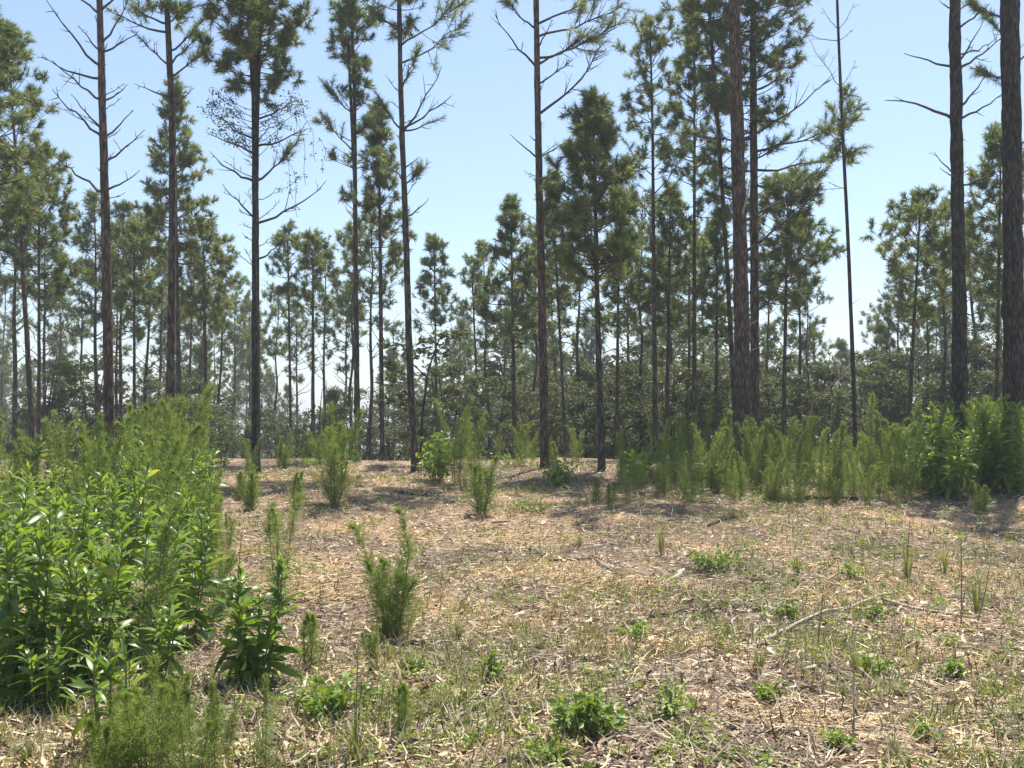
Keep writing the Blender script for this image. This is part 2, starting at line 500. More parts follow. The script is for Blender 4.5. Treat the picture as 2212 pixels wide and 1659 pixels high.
acc = Acc()                                       # sparse low green blades all over
n = 42000
cxs, cys = scatter_xy(2200, 4.3, 19, 0.9, rng)
ci = rng.integers(0, 2200, n)
x = cxs[ci] + rng.normal(0, .09, n); y = cys[ci] + rng.normal(0, .09, n)
keep = vnoise(x * .25, y * .25, 5) > -0.12
x, y = x[keep], y[keep]; n = len(x)
strips(acc, x, y, rng.uniform(.06, .16, n), rng.uniform(.004, .009, n), rng.uniform(0, 2 * PI, n), rng.uniform(.4, 1.35, n), np.zeros(n), rng.normal(0, .8, n), rng.random(n), rng)
grass = acc.build('grass', M_GRASS)
tag(grass, 'sparse low green blades sprouting through the straw', 'grass', kind='stuff')

acc = Acc()                                       # patches of small herbs
def leaf_cloud(acc, cen, rad, n, size, rng, flat=.5, mat=0):
    """diamond leaves in clumps round the given centres"""
    cen = np.asarray(cen); k = len(cen)
    ci = rng.integers(0, k, n)
    off = rng.normal(size=(n, 3)); off /= (np.linalg.norm(off, axis=1, keepdims=True) + 1e-9)
    off *= (rng.random(n) ** .5)[:, None]
    p = cen[ci] + off * np.asarray(rad)[ci][:, None] * [1, 1, .62]
    d = norm(rng.normal(size=(n, 3)) * [1, 1, flat]); nrm = norm(rng.normal(size=(n, 3)) * .7 + [0, 0, 1])
    s = norm(np.cross(d, nrm)); sz = size * rng.uniform(.6, 1.3, n)[:, None]
    V = np.stack([p, p + d * sz * .5 + s * sz * .26 + [0, 0, .0], p + d * sz - np.array([0, 0, 1]) * sz * .15, p + d * sz * .5 - s * sz * .26], 1).reshape(-1, 3)
    cv = rng.random(k)
    acc.add(V, np.arange(len(V)).reshape(-1, 4), np.repeat(np.clip(cv[ci] * .6 + rng.random(n) * .4, 0, 1), 4), mat)
cx_, cy_ = scatter_xy(2600, 4.4, 20, .9, rng, 1.2)
keep = vnoise(cx_ * .3, cy_ * .3, 9) + .10 * np.clip(cx_, -2, 2) * (cy_ < 16) + .25 * (cy_ > 14.5) > -.02
cx_, cy_ = cx_[keep], cy_[keep]
cr_ = rng.uniform(.02, .11, len(cx_)) * (1 + .6 * (cy_ > 14))
leaf_cloud(acc, np.stack([cx_, cy_, hgt(cx_, cy_) + cr_ * .5], 1), cr_, 34000, .034, rng, flat=.6)
herbs = acc.build('ground_cover', M_BRIGHT, smooth=False)
tag(herbs, 'patches of tiny green herbs creeping over the straw', 'ground cover', kind='stuff')

# ------------------------------------------------------------------ pines
PROF_OVAL = [(0, .35), (.15, .8), (.35, 1), (.6, .85), (.85, .5), (1, .12)]
PROF_CONE = [(0, .75), (.15, 1), (.4, .85), (.7, .5), (1, .08)]
PROF_FLAT = [(0, .5), (.3, .9), (.6, 1), (.85, .85), (1, .3)]

class Pine:
    """geometry of one pine in world coordinates"""
    def __init__(self, seed):
        self.rng = np.random.default_rng(seed)
        self.trunk, self.boughs, self.crown = Acc(), Acc(), Acc()
        self.dead = []                            # list of Acc, one per dead branch
    def set_trunk(self, P, rad, rough=0.07, sides=14, step=0.14):
        P = np.asarray(P, float); rad = np.asarray(rad, float)
        s = np.concatenate([[0], np.cumsum(np.linalg.norm(np.diff(P, axis=0), axis=1))])
        n = max(6, int(s[-1] / step))
        ss = np.linspace(0, s[-1], n)
        Q = np.stack([np.interp(ss, s, P[:, i]) for i in range(3)], 1)
        # round the corners of the polyline
        k = min(max(3, int(1.2 / (s[-1] / n)) | 1), 15)
        if n > 2 * k:
            ker = np.ones(k) / k
            Qs = np.stack([np.convolve(np.pad(Q[:, i], k // 2, mode='reflect', reflect_type='odd'), ker, 'valid') for i in range(3)], 1)
            Q = Qs
        r = np.interp(ss, s, rad)
        flare = 1 + 0.35 * np.exp(-ss / 0.18)
        self.Q, self.r, self.ss = Q, r, ss
        V, F = tube_geo(Q, r * flare, sides)
        V = V.reshape(n, sides, 3)
        g = self.rng.normal(size=(n, sides))
        g2 = (g + np.roll(g, 1, 0) + np.roll(g, -1, 0)) / 1.7
        V = Q[:, None] + (V - Q[:, None]) * (1 + rough * g2)[..., None]
        self.trunk.add(V.reshape(-1, 3), F, 0.5)
    def pt(self, s):
        return np.array([np.interp(s, self.ss, self.Q[:, i]) for i in range(3)])
    def rad_at(self, s):
        return float(np.interp(s, self.ss, self.r))
    def s_at_z(self, z):
        return float(np.interp(z, self.Q[:, 2], self.ss))
    def dead_branch(self, z0, end=None, az=None, length=None, el=None, r0=None, twigs=4, live=0, sub=True, bow=0.10, pale=False):
        rng = self.rng
        s = self.s_at_z(z0); p0 = self.pt(s); tr = self.rad_at(s)
        if end is None:
            el = el if el is not None else rng.uniform(.35, .85)
            end = p0 + length * np.array([math.cos(az) * math.cos(el), math.sin(az) * math.cos(el), math.sin(el)])
        v = end - p0; L = np.linalg.norm(v)
        mid = p0 + v * 0.5 + np.array([0, 0, -bow * L]) + rng.normal(size=3) * 0.03 * L
        P = bez(p0, mid, end, 8)
        P[1:-1] += rng.normal(size=(6, 3)) * 0.012 * L
        r0 = r0 or min(0.016 + 0.008 * L, tr * 0.5)
        acc = Acc()
        tube(acc, P, np.linspace(r0, max(r0 * 0.22, .0035), 8), 5)
        for i in range(twigs):
            t = rng.uniform(.35, .98); j = t * 7; a = int(min(j, 6)); q = P[a] + (P[a + 1] - P[a]) * (j - a)
            d = norm(norm(v) + rng.normal(size=3) * 0.65 + [0, 0, .25])
            l = L * rng.uniform(.12, .38) * (1.15 - t * .5)
            e = q + d * l
            tube(acc, bez(q, q + d * l * .5 + [0, 0, -.06 * l], e, 4), np.linspace(max(r0 * .38, .0045), .0028, 4), 3)
            for w_ in range(int(rng.integers(0, 3)) if sub else 0):
                q2 = q + d * l * rng.uniform(.4, .8); d2 = norm(d + rng.normal(size=3) * .8)
                tube(acc, np.stack([q2, q2 + d2 * l * .25, q2 + d2 * l * .45 + [0, 0, .04 * l]]), [.004, .003, .002], 3)
            if live and rng.random() < live:
                ax = norm(d + [0, 0, .4])
                needles(self.crown, [e, e - d * .14], [ax, ax], 0.22, 36, .17, .010, rng, ang=(.3, 1.5))
        if live:
            ax = norm(v); needles(self.crown, [end, end - ax * .18], [ax, ax], .25, 40, .17, .010, rng, ang=(.3, 1.5))
        acc.pale = pale
        self.dead.append(acc)
    def make_crown(self, z0, z1, Rm, prof=PROF_OVAL, gap=.38, per=5, tuft=.15, n=42, w=.0135, dens=1.0, el=(0.05, .95), bias=None, lim_w=.8, nl=.15, drop=.12):
        rng = self.rng
        pos, axs, tone = [], [], []
        pt_, pv_ = zip(*prof)
        z = z0
        while z < z1:
            t = (z - z0) / max(z1 - z0, .01)
            base_az = rng.uniform(0, 2 * PI)
            m = max(2, int(round(per * rng.uniform(.7, 1.3))))
            for k in range(m):
                if rng.random() < drop: continue
                az = base_az + 2 * PI * k / m + rng.normal(0, .3)
                L = Rm * np.interp(t, pt_, pv_) * rng.uniform(.55, 1.15)
                if bias is not None:
                    L *= 1 + bias[1] * math.cos(az - bias[0])
                L = max(L, .12)
                e0 = el[0] + (el[1] - el[0]) * t + rng.normal(0, .15)
                s = self.s_at_z(z + rng.uniform(-.12, .12)); p0 = self.pt(s)
                h = np.array([math.cos(az), math.sin(az), 0.0])
                d0 = h * math.cos(e0) + np.array([0, 0, math.sin(e0)])
                end = p0 + d0 * L + np.array([0, 0, .16 * L])
                mid = p0 + d0 * L * .5 - np.array([0, 0, .06 * L])
                P = bez(p0, mid, end, 6)
                r0 = min(.010 + .011 * L, self.rad_at(s) * .6) * lim_w
                tube(self.boughs, P, np.linspace(r0, .004, 6), 4)
                nsub = max(2, int((.22 + L) / .31 * dens))
                hd = norm(P[-1] - P[0])
                for q in range(nsub):
                    ts = 1 - (rng.random() ** 1.2) * .62
                    j = ts * 5; a = int(min(j, 4)); b = P[a] + (P[a + 1] - P[a]) * (j - a)
                    d = norm(hd * .7 + rng.normal(size=3) * .75 + [0, 0, .40])
                    l = (.13 + .26 * L * (1.05 - ts)) * rng.uniform(.6, 1.35)
                    e = b + d * l
                    if l > .14:
                        tube(self.boughs, np.stack([b, b + d * l * .5 + [0, 0, -.02], e]), [r0 * .35 + .002, .004, .003], 3)
                    tn = rng.random(); pos.append(e); axs.append(norm(d + [0, 0, .5])); tone.append(tn)
                    for u in range(3):                # side shoots make a rounded clump
                        dd = norm(d * .6 + rng.normal(size=3) * .7 + [0, 0, .35])
                        pos.append(e - d * l * .22 * rng.random() + dd * .085); axs.append(dd); tone.append(tn)
                pos.append(P[-1]); axs.append(norm(P[-1] - P[-2] + [0, 0, .1])); tone.append(rng.random())
            z += gap * rng.uniform(.7, 1.3)
        top = self.pt(self.s_at_z(z1))
        for k in range(5):
            pos.append(top + [rng.normal(0, .05), rng.normal(0, .05), -.12 * k]); axs.append(np.array([0, 0, 1.0])); tone.append(.6)
        pos = np.array(pos); axs = np.array(axs)
        needles(self.crown, pos, axs, tuft, n, nl, w, rng, ang=(.3, 1.55), tone=tone)
        return len(pos)
    def emit(self, name, label, group, bark, needle_mat=None, base=None):
        b = self.Q[0].copy() if base is None else base
        root = thing(name, label, 'tree', b, group)
        self.trunk.build('trunk', bark, root, origin=b)
        for a in self.dead:
            a.build('dead_branch', M_PALE if a.pale else M_TWIG, root, origin=b)
        c = self.crown.build('crown', needle_mat or M_NEEDLE, root, smooth=False, origin=b)
        bo = self.boughs.build('boughs', M_BARK, c, origin=b)
        if bo: bo['kind'] = 'stuff'
        return root

TREES = []                                        # (x in the picture, short name) of the main trunks, for the labels of the small things

def main_pine(seed, label, d, path, w0, w1, ytop, crowns=(), branches=(), auto=None, bark=None, short=None, group='tall pines along the edge of the clearing', rough=.07, stems=(), emit=True, tip=.15, sides=14):
    """path: picture positions from base to the top of the frame; ytop: picture y of the tree top"""
    T = Pine(seed)
    bx = at(path[0][0], path[0][1], d)
    base = np.array([bx[0], d, float(hgt(bx[0], d)) - .05])
    pts = [base] + [at(x, y, d) for x, y in path if at(x, y, d)[2] > base[2] + .3]
    (x1, y1), (x2, y2) = path[-2], path[-1]
    if ytop < path[-1][1]:
        sl = (x2 - x1) / (y2 - y1) * .5
        for yy in np.linspace(path[-1][1], ytop, 4)[1:]:
            pts.append(at(x2 + sl * (yy - y2), yy, d + T.rng.normal(0, .05)))
    pts = np.array(pts)
    zs = pts[:, 2]
    z_ref = at(0, path[-1][1], d)[2]
    r0, r1 = .80 * w0 * d / FOC / 2, .80 * w1 * d / FOC / 2
    rad = np.where(zs <= z_ref, r0 + (r1 - r0) * (zs - zs[0]) / (z_ref - zs[0]), 0)
    zt = zs[-1]
    if zt > z_ref + .01:
        rad = np.where(zs > z_ref, r1 + (r1 * tip - r1) * (zs - z_ref) / (zt - z_ref), rad)
    rad = np.maximum(rad, .006)
    T.set_trunk(pts, rad, rough=rough, sides=sides)
    zy = lambda y: at(0, y, d)[2]
    for (sx, sy, ex, ey, w) in stems:             # extra leaders
        p0, p1 = at(sx, sy, d), at(ex, ey, d + .1)
        tube(T.trunk, bez(p0, p0 * .5 + p1 * .5 + [(ex - sx) * .0008, 0, 0], p1, 8), np.linspace(w, w * .6, 8) * d / FOC / 2, 7)
    for c in crowns:
        kw = dict(c); yb, yt, rp = kw.pop('yb'), kw.pop('yt'), kw.pop('r')
        T.make_crown(zy(yb), zy(yt), rp * d / FOC, **kw)
    for b in branches:
        ys, xe, ye = b[:3]
        kw = b[3] if len(b) > 3 else {}
        dd = d + T.rng.normal(0, .35)
        T.dead_branch(zy(ys), end=at(xe, ye, dd), **kw)
    if auto:
        y0, y1, cnt, lp, lq = auto[:5]
        cnt = int(cnt * 1.7)
        for i in range(cnt):
            yy = y0 + (y1 - y0) * (i + T.rng.random()) / cnt
            T.dead_branch(zy(yy), az=T.rng.uniform(0, 2 * PI), length=T.rng.uniform(lp, lq) * d / FOC, twigs=4, r0=.010)
    TREES.append((path[0][0], short or label))
    if emit:
        return T, T.emit('pine_tree', label, group, bark or M_BARK)
    return T, None

L1 = dict(live=.7, twigs=11)
L0 = dict(live=.35, twigs=13)
# 1: left pine with paired dead branches
main_pine(101, 'tall pine with paired bare dead branches, between the left edge pine and the slim pine', 17.0, [(236, 900), (230, 560), (222, 250), (215, 0)], 30, 17, -560,
    crowns=[dict(yb=-120, yt=-560, r=190, gap=.5, per=4)],
    branches=[(143, 100, 0), (115, 172, 58), (170, 90, 122, dict(twigs=5)), (217, 113, 130), (283, 153, 203, dict(twigs=2)), (300, 113, 193), (417, 128, 343),
              (113, 300, 67), (97, 277, 0), (220, 275, 182, dict(twigs=1)), (298, 287, 237, dict(twigs=1)), (353, 313, 280), (413, 302, 368, dict(twigs=1)), (30, 130, -40), (25, 300, -60)],
    auto=(60, 560, 8, 20, 60), bark=M_BARK_RED, short='paired-branch pine')
# 2: slim pine with sparse twigs
main_pine(102, 'slim pine with thin twiggy live branches near its top, right of the paired-branch pine', 19.0, [(368, 850), (373, 500), (372, 250), (360, 0)], 24, 15, -420,
    crowns=[dict(yb=20, yt=-420, r=110, gap=.5, per=4, dens=.8)],
    branches=[(52, 280, 0, L1), (70, 230, 17, L0), (143, 297, 77, L0), (210, 290, 180), (143, 433, 72, L0), (165, 447, 107, L0), (50, 407, 13, L1), (110, 440, 40, L0), (235, 420, 190)],
    auto=(200, 480, 7, 30, 80), short='slim twiggy pine')
# 3: dark forked pine with crown and vine
main_pine(103, 'dark pine with a dense forked crown and hanging vine leaves', 18.0, [(553, 985), (552, 720), (552, 470), (551, 270), (548, 0)], 24, 15, -150,
    crowns=[dict(yb=195, yt=-150, r=140, gap=.25, per=6, dens=1.45, prof=PROF_OVAL, drop=.05)],
    branches=[(392, 453, 327), (472, 480, 397), (393, 640, 310, L0), (483, 693, 407, dict(twigs=6)), (317, 667, 277, dict(twigs=7)), (330, 455, 290, dict(twigs=7)), (300, 470, 250, dict(twigs=7)), (260, 640, 215, dict(twigs=6)), (560, 610, 520, dict(twigs=2))],
    auto=(290, 600, 10, 30, 100), bark=M_BARK_DARK, short='forked dark pine', stems=[(552, 275, 532, -60, 10), (553, 300, 566, -80, 11)])
# 4: two close thin stems
main_pine(104, 'thin pine with a small tufted top just left of the sinuous pine', 22.0, [(772, 955), (768, 560), (766, 200), (758, 5)], 17, 7, 2,
    crowns=[dict(yb=150, yt=4, r=72, gap=.28, per=6, dens=1.3, prof=PROF_FLAT), dict(yb=430, yt=160, r=70, gap=.6, per=4, dens=.7)],
    branches=[(330, 700, 250, L0), (290, 830, 230, L0), (250, 700, 180, L0)], auto=(200, 560, 9, 30, 80), short='thin tufted pine', stems=[(768, 420, 752, 80, 9)])
main_pine(105, 'young pine with a long narrow needled crown left of the sinuous pine', 23.0, [(826, 1005), (822, 600), (818, 300), (816, 260)], 14, 6, 245,
    crowns=[dict(yb=580, yt=248, r=62, gap=.3, per=6, dens=1.25, prof=PROF_CONE)], auto=(580, 760, 6, 40, 80), short='narrow young pine')
# 5: sinuous pine
main_pine(106, 'sinuous slender pine with an S bend low in its trunk', 19.0, [(897, 1012), (889, 850), (882, 720), (880, 600), (873, 400), (866, 220), (862, 0)], 20, 12, -250,
    crowns=[dict(yb=60, yt=-250, r=120, gap=.34, per=5, dens=1.1, prof=PROF_OVAL)],
    branches=[(137, 1010, 40, dict(live=.9, twigs=14)), (100, 1000, 5, dict(live=.9, twigs=14)), (287, 954, 143, dict(twigs=6)), (277, 974, 207, dict(twigs=7)), (283, 947, 258, dict(twigs=5, live=.3)), (363, 905, 340, dict(twigs=1)), (472, 927, 428, dict(twigs=2)),
              (280, 817, 207, L0), (387, 830, 347, L0), (57, 800, 20, L1), (200, 905, 110, L0), (400, 915, 360, L1)],
    auto=(150, 560, 8, 20, 70), short='sinuous pine')
# 6: centre pine with long upswept bare branches
main_pine(107, 'straight pine with long upswept bare branches, standing alone against open sky', 19.0, [(1178, 985), (1170, 620), (1164, 350), (1158, 0)], 25, 15, -420,
    crowns=[dict(yb=-20, yt=-420, r=150, gap=.4, per=5)],
    branches=[(63, 1092, 0, L0), (147, 1070, 30, dict(twigs=5)), (343, 1102, 290, dict(twigs=0)), (305, 1144, 293, dict(twigs=0)), (53, 1300, -10, L1), (110, 1194, 43), (125, 1340, 50, dict(live=.5, twigs=28)), (80, 1345, 10, dict(live=.55, twigs=26)), (140, 1290, 60, dict(live=.25, twigs=20)), (183, 1235, 128, dict(twigs=14)), (248, 1310, 88, dict(twigs=15)), (337, 1222, 307, dict(twigs=2)), (388, 1195, 373, dict(twigs=1)), (560, 1215, 520, dict(twigs=1))],
    auto=(200, 560, 8, 15, 55), bark=M_BARK_RED, short='lone straight pine')
# 7: young full pine
main_pine(108, 'young full pine with a dense conical crown in the middle', 18.3, [(1300, 1022), (1292, 720), (1286, 450), (1283, 300)], 19, 8, 222,
    crowns=[dict(yb=590, yt=226, r=102, gap=.25, per=7, dens=1.4, prof=[(0, .8), (.12, 1), (.4, .95), (.7, .6), (1, .2)], drop=.06)],
    branches=[(600, 1345, 540, L1), (610, 1235, 560, L1), (590, 1380, 520, L1)], auto=(600, 820, 8, 50, 110), short='conical young pine')
# 8: slim, scattered crown
main_pine(109, 'slim pine with scattered needle clumps between the conical pine and the big trunk', 24.0, [(1416, 930), (1412, 600), (1410, 300), (1405, 90)], 15, 5, 62,
    crowns=[dict(yb=330, yt=64, r=72, gap=.34, per=5, dens=1.15, prof=PROF_FLAT)], branches=[(420, 1480, 330, L0), (380, 1345, 300, L0), (470, 1360, 400, L0), (440, 1475, 380, L0)], auto=(330, 600, 9, 40, 90), short='slim clumped pine')
# 9: the big reddish trunk and the tree close behind it
main_pine(110, 'big pine with reddish bark and upswept branches, thickest trunk near the middle', 19.0, [(1608, 950), (1600, 560), (1592, 250), (1586, 0)], 44, 31, -750,
    crowns=[dict(yb=-230, yt=-750, r=230, gap=.5, per=5)],
    branches=[(77, 1505, 0), (63, 1655, 0), (100, 1708, 0, dict(twigs=5)), (187, 1715, 123, dict(twigs=5)), (205, 1690, 170), (307, 1792, 173, dict(twigs=6, bow=.06)), (480, 1775, 360, dict(twigs=7)), (550, 1775, 395, dict(twigs=7)), (230, 1520, 170), (330, 1530, 300), (640, 1690, 590), (690, 1700, 620), (475, 1622, 382, dict(pale=True, twigs=0, r0=.03)), (700, 1640, 690, dict(pale=True, twigs=1, r0=.012)), (760, 1645, 745, dict(pale=True, twigs=1, r0=.012)), (820, 1640, 800, dict(twigs=1, r0=.01))],
    auto=(80, 700, 12, 20, 80), bark=M_BARK_RED, short='big reddish trunk', sides=20)
main_pine(111, 'dense crowned pine close behind the big reddish trunk', 21.0, [(1632, 965), (1630, 600), (1628, 300), (1626, 0)], 26, 17, -380,
    crowns=[dict(yb=270, yt=-380, r=135, gap=.32, per=6, dens=1.15, drop=.1, prof=[(0, .6), (.2, .9), (.5, 1), (.8, .8), (1, .3)])],
    branches=[(328, 1815, 273, dict(live=1, twigs=16)), (367, 1800, 335, dict(live=1, twigs=16)), (400, 1770, 380, dict(live=.9, twigs=12)), (300, 1480, 280, dict(live=1, twigs=12)), (370, 1520, 350, dict(live=1, twigs=10)), (430, 1530, 420, dict(live=.8, twigs=9)), (345, 1700, 300, dict(live=1, twigs=12))],
    auto=(280, 620, 10, 30, 90), short='pine behind the big trunk')
main_pine(112, 'slender pine stem left of the big reddish trunk with drooping needle sprays', 20.0, [(1590, 945), (1572, 600), (1553, 300), (1530, 0)], 14, 9, -220,
    crowns=[dict(yb=210, yt=-220, r=85, gap=.32, per=5, dens=1.1, drop=.1), dict(yb=470, yt=220, r=62, gap=.6, per=3, dens=.8)], auto=(250, 560, 8, 30, 90), short='slender stem by the big trunk')
# 10: thin leaning pole
main_pine(113, 'thin leaning pole of a pine with fine dead twigs, against open sky', 19.0, [(1847, 935), (1840, 720), (1832, 520), (1818, 240), (1808, 0)], 12, 7, -260,
    crowns=[dict(yb=-80, yt=-260, r=60, gap=.4, per=4), dict(yb=330, yt=205, r=36, gap=.34, per=3, dens=.7, tuft=.2, nl=.13)],
    branches=[(187, 1742, 73, dict(twigs=6, r0=.009)), (88, 1708, 63, dict(twigs=5, r0=.009)), (63, 1775, 17, dict(twigs=4, r0=.008)), (187, 1848, 133, dict(twigs=4, r0=.007)), (67, 1845, 7, dict(twigs=3, r0=.007)), (88, 1840, 67, dict(r0=.006)), (408, 1790, 393, dict(r0=.007)), (405, 1780, 408, dict(r0=.006)), (320, 1872, 318, dict(r0=.007, live=.5)), (660, 1855, 645, dict(r0=.006, twigs=1)), (560, 1820, 540, dict(r0=.006, twigs=1))],
    bark=M_BARK_DARK, short='thin leaning pole', rough=.04)
# 11, 12: the two dark trunks on the right
main_pine(114, 'dark pine trunk with thick broken dead limbs, second from the right edge', 18.8, [(2074, 900), (2072, 640), (2068, 400), (2062, 0)], 40, 28, -620,
    crowns=[dict(yb=-170, yt=-620, r=150, gap=.5, per=4, bias=(.9, .5))],
    branches=[(20, 2028, 0, dict(twigs=1)), (148, 1952, 115, dict(twigs=0, r0=.028)), (262, 1912, 217, dict(twigs=1, r0=.034, bow=-.12)), (377, 2017, 328, dict(twigs=2, r0=.022)), (383, 2030, 362, dict(twigs=0, r0=.018)), (18, 2098, 0), (63, 2138, 7, dict(r0=.026)), (120, 2152, 83, dict(r0=.024)), (140, 2123, 48, dict(r0=.024)), (150, 2165, 80, dict(r0=.03)), (237, 2128, 163, dict(r0=.03, twigs=2)), (260, 2165, 203, dict(r0=.03, twigs=2)), (377, 2098, 360, dict(twigs=0, r0=.022)), (403, 2150, 365, dict(r0=.024, twigs=2)), (445, 2110, 425, dict(twigs=1)), (583, 2125, 550, dict(r0=.022, twigs=1)), (290, 2088, 305, dict(twigs=0, r0=.016)), (660, 2095, 640, dict(twigs=0))],
    auto=(30, 620, 7, 10, 26), bark=M_BARK_DARK, short='dark broken-limbed trunk', sides=22, rough=.09)
main_pine(115, 'thick dark pine trunk at the right edge of the clearing', 17.6, [(2192, 905), (2190, 640), (2186, 300), (2181, 0)], 56, 46, -800,
    crowns=[dict(yb=-300, yt=-800, r=190, gap=.6, per=4, bias=(.3, .6))],
    branches=[(150, 2240, 80, dict(r0=.025)), (90, 2140, 40, L0), (170, 2110, 150, dict(live=.9, twigs=8)), (330, 2250, 250), (40, 2100, 10, dict(live=1, twigs=10)), (390, 2255, 340)],
    auto=(100, 600, 5, 15, 40), bark=M_BARK_DARK, short='right edge trunk', sides=24, rough=.09)

# second row: smaller pines with visible crowns
G2 = 'smaller pines behind the tall ones'
def second(seed, label, d, x, ybase, yt, yb, r, w, short, prof=PROF_OVAL, dens=1.1, lean=0, per=6, gap=.32, auto=None, drop=.08, xt=None, nn=36):
    xt = x + lean if xt is None else xt
    main_pine(seed, label, d, [(x, ybase), (x * .6 + xt * .4, ybase * .6 + yt * .4), (xt, yt + 20)], w, 4, yt, crowns=[dict(yb=yb, yt=yt, r=r, gap=gap, per=per, dens=dens, prof=prof, drop=drop, w=.016, n=nn)],
              auto=auto or (yb, yb + 160, 8, 40, 90), short=short, group=G2, sides=9)
second(201, 'pine with a pointed crown directly behind the slim twiggy pine', 26, 387, 900, 195, 560, 84, 15, 'pointed pine behind the slim pine', PROF_CONE, 1.25, lean=-10)
second(202, 'pine with two dark stems at the left edge, thick dark crown', 22, 70, 930, 100, 480, 95, 17, 'left edge pine', PROF_OVAL, .9, xt=20)
second(203, 'leaning pine whose crown enters at the left edge', 20, -30, 960, 55, 520, 140, 22, 'left edge crown', PROF_OVAL, .85, xt=-10)
second(204, 'round topped pine left of the paired-branch pine', 25, 84, 930, 340, 640, 105, 12, 'round topped left pine', PROF_OVAL, 1.2)
second(205, 'pine with a broad open crown between the slim pine and forked pine', 27, 446, 965, 520, 690, 72, 13, 'broad open pine', PROF_FLAT, 1.2, lean=-6)
second(206, 'small airy pine right of the forked dark pine', 32, 628, 940, 505, 630, 46, 9, 'small airy pine', PROF_OVAL, 1.0, lean=-6)
second(207, 'small bushy pine left of the thin tufted pine', 28, 676, 885, 528, 660, 52, 13, 'small bushy pine', PROF_FLAT, 1.2)
second(208, 'slim far pine in the gap right of the sinuous pine', 30, 944, 965, 512, 700, 46, 9, 'slim far pine', PROF_CONE, 1.0, lean=-6)
second(209, 'thin pine with a tiny sparse top in the central sky gap', 31, 1034, 930, 580, 640, 42, 7, 'tiny topped pine', PROF_FLAT, .8, lean=-14, per=4)
second(210, 'irregular pine left of the lone straight pine', 24, 1112, 1010, 440, 720, 90, 14, 'irregular pine', PROF_CONE, 1.15, lean=-8)
second(211, 'pine half hidden by the lone straight pine', 26, 1222, 970, 385, 660, 62, 10, 'half hidden pine', PROF_CONE, 1.0, lean=-30)
second(212, 'thin pine between conical young pine and slim clumped pine', 26, 1332, 960, 470, 700, 60, 12, 'thin middle pine', PROF_CONE, 1.1, lean=5)
second(213, 'broad pine right of the slim clumped pine', 26, 1440, 940, 425, 700, 75, 13, 'broad right pine', PROF_OVAL, 1.2, lean=8)
second(214, 'full dark pine right of the big reddish trunk', 23, 1692, 950, 395, 660, 112, 15, 'full dark pine', PROF_OVAL, 1.35, lean=10)
second(215, 'pine between the slim clumped pine and the big trunk', 28, 1548, 950, 480, 720, 62, 12, 'pine beside the big trunk', PROF_OVAL, 1.1)
second(216, 'full pine left of the dark broken-limbed trunk', 23, 1962, 950, 445, 680, 105, 13, 'full right pine', PROF_OVAL, 1.3, lean=25)
second(217, 'pine behind the two dark trunks on the right', 22, 2152, 950, 290, 640, 95, 13, 'pine behind the dark trunks', PROF_OVAL, 1.2, lean=10)
second(218, 'tall pine top rising behind the slim clumped pine', 25, 1500, 950, 30, 470, 80, 14, 'tall pine behind', PROF_CONE, 1.0, lean=0)
second(219, 'pine filling the space left of the slim twiggy pine', 28, 290, 940, 500, 720, 85, 11, 'filling pine', PROF_OVAL, 1.2)

# ------------------------------------------------------------------ labels by neighbourhood
ORD = ['first', 'second', 'third', 'fourth', 'fifth', 'sixth', 'seventh', 'eighth', 'ninth', 'tenth', 'eleventh', 'twelfth', 'thirteenth', 'fourteenth', 'fifteenth', 'sixteenth', 'seventeenth', 'eighteenth', 'nineteenth', 'twentieth'] + ['twenty-' + o for o in ('first', 'second', 'third', 'fourth', 'fifth', 'sixth', 'seventh', 'eighth', 'ninth')] + ['thirtieth'] + ['thirty-' + o for o in ('first', 'second', 'third', 'fourth', 'fifth')]
MAIN = sorted([(x, s) for x, s in TREES[:15]])
def neighbour_labels(xs, phrase):
    """one label per x: phrase + which one it is, counted from the nearest tall pine on its left"""
    order = np.argsort(xs); out = [None] * len(xs); cnt = {}
    for i in order:
        left = [s for x, s in MAIN if x <= xs[i]]
        ref = left[-1] if left else None
        cnt[ref] = cnt.get(ref, 0) + 1
        k = ORD[min(cnt[ref] - 1, 34)]
        if ref is None:
            out[i] = f'{phrase}, {k} from the left edge'
        else:
            out[i] = f'{phrase}, {k} right of the {ref}'
    return out

# ------------------------------------------------------------------ the wood behind: single pines
def far_pine_proto(seed, H, zb, Rm, prof, dens, r0):
    T = Pine(seed); rng = T.rng
    lean = rng.normal(0, .02, 2)
    zs = np.linspace(-.3, H, 7)
    P = np.stack([lean[0] * zs + rng.normal(0, .04, 7), lean[1] * zs + rng.normal(0, .04, 7), zs], 1); P[0, :2] = 0
    T.set_trunk(P, np.linspace(r0, .015, 7), rough=.05, sides=7, step=.3)
    T.make_crown(zb, H, Rm, prof=prof, gap=.4, per=5, tuft=.22, n=20, w=.026, dens=dens * .85, nl=.20)
    for i in range(9):
        T.dead_branch(rng.uniform(.25 * H, zb), az=rng.uniform(0, 2 * PI), length=rng.uniform(.4, 1.2), twigs=2, sub=False)
    for a in T.dead:                               # far away: the dead twigs are part of the boughs
        for v, q in zip(a.v, a.q): pass
    b = Acc()
    off = 0
    for a in T.dead + [T.boughs]:
        V = np.concatenate(a.v); Q = np.concatenate(a.q)
        b.add(V, Q)
    T.boughs = b; T.dead = []
    tr = T.trunk.mesh('trunk', [M_BARK]); bo = T.boughs.mesh('boughs', [M_BARK]); cr = T.crown.mesh('crown', [M_NEEDLE_FAR], smooth=False)
    return tr, bo, cr
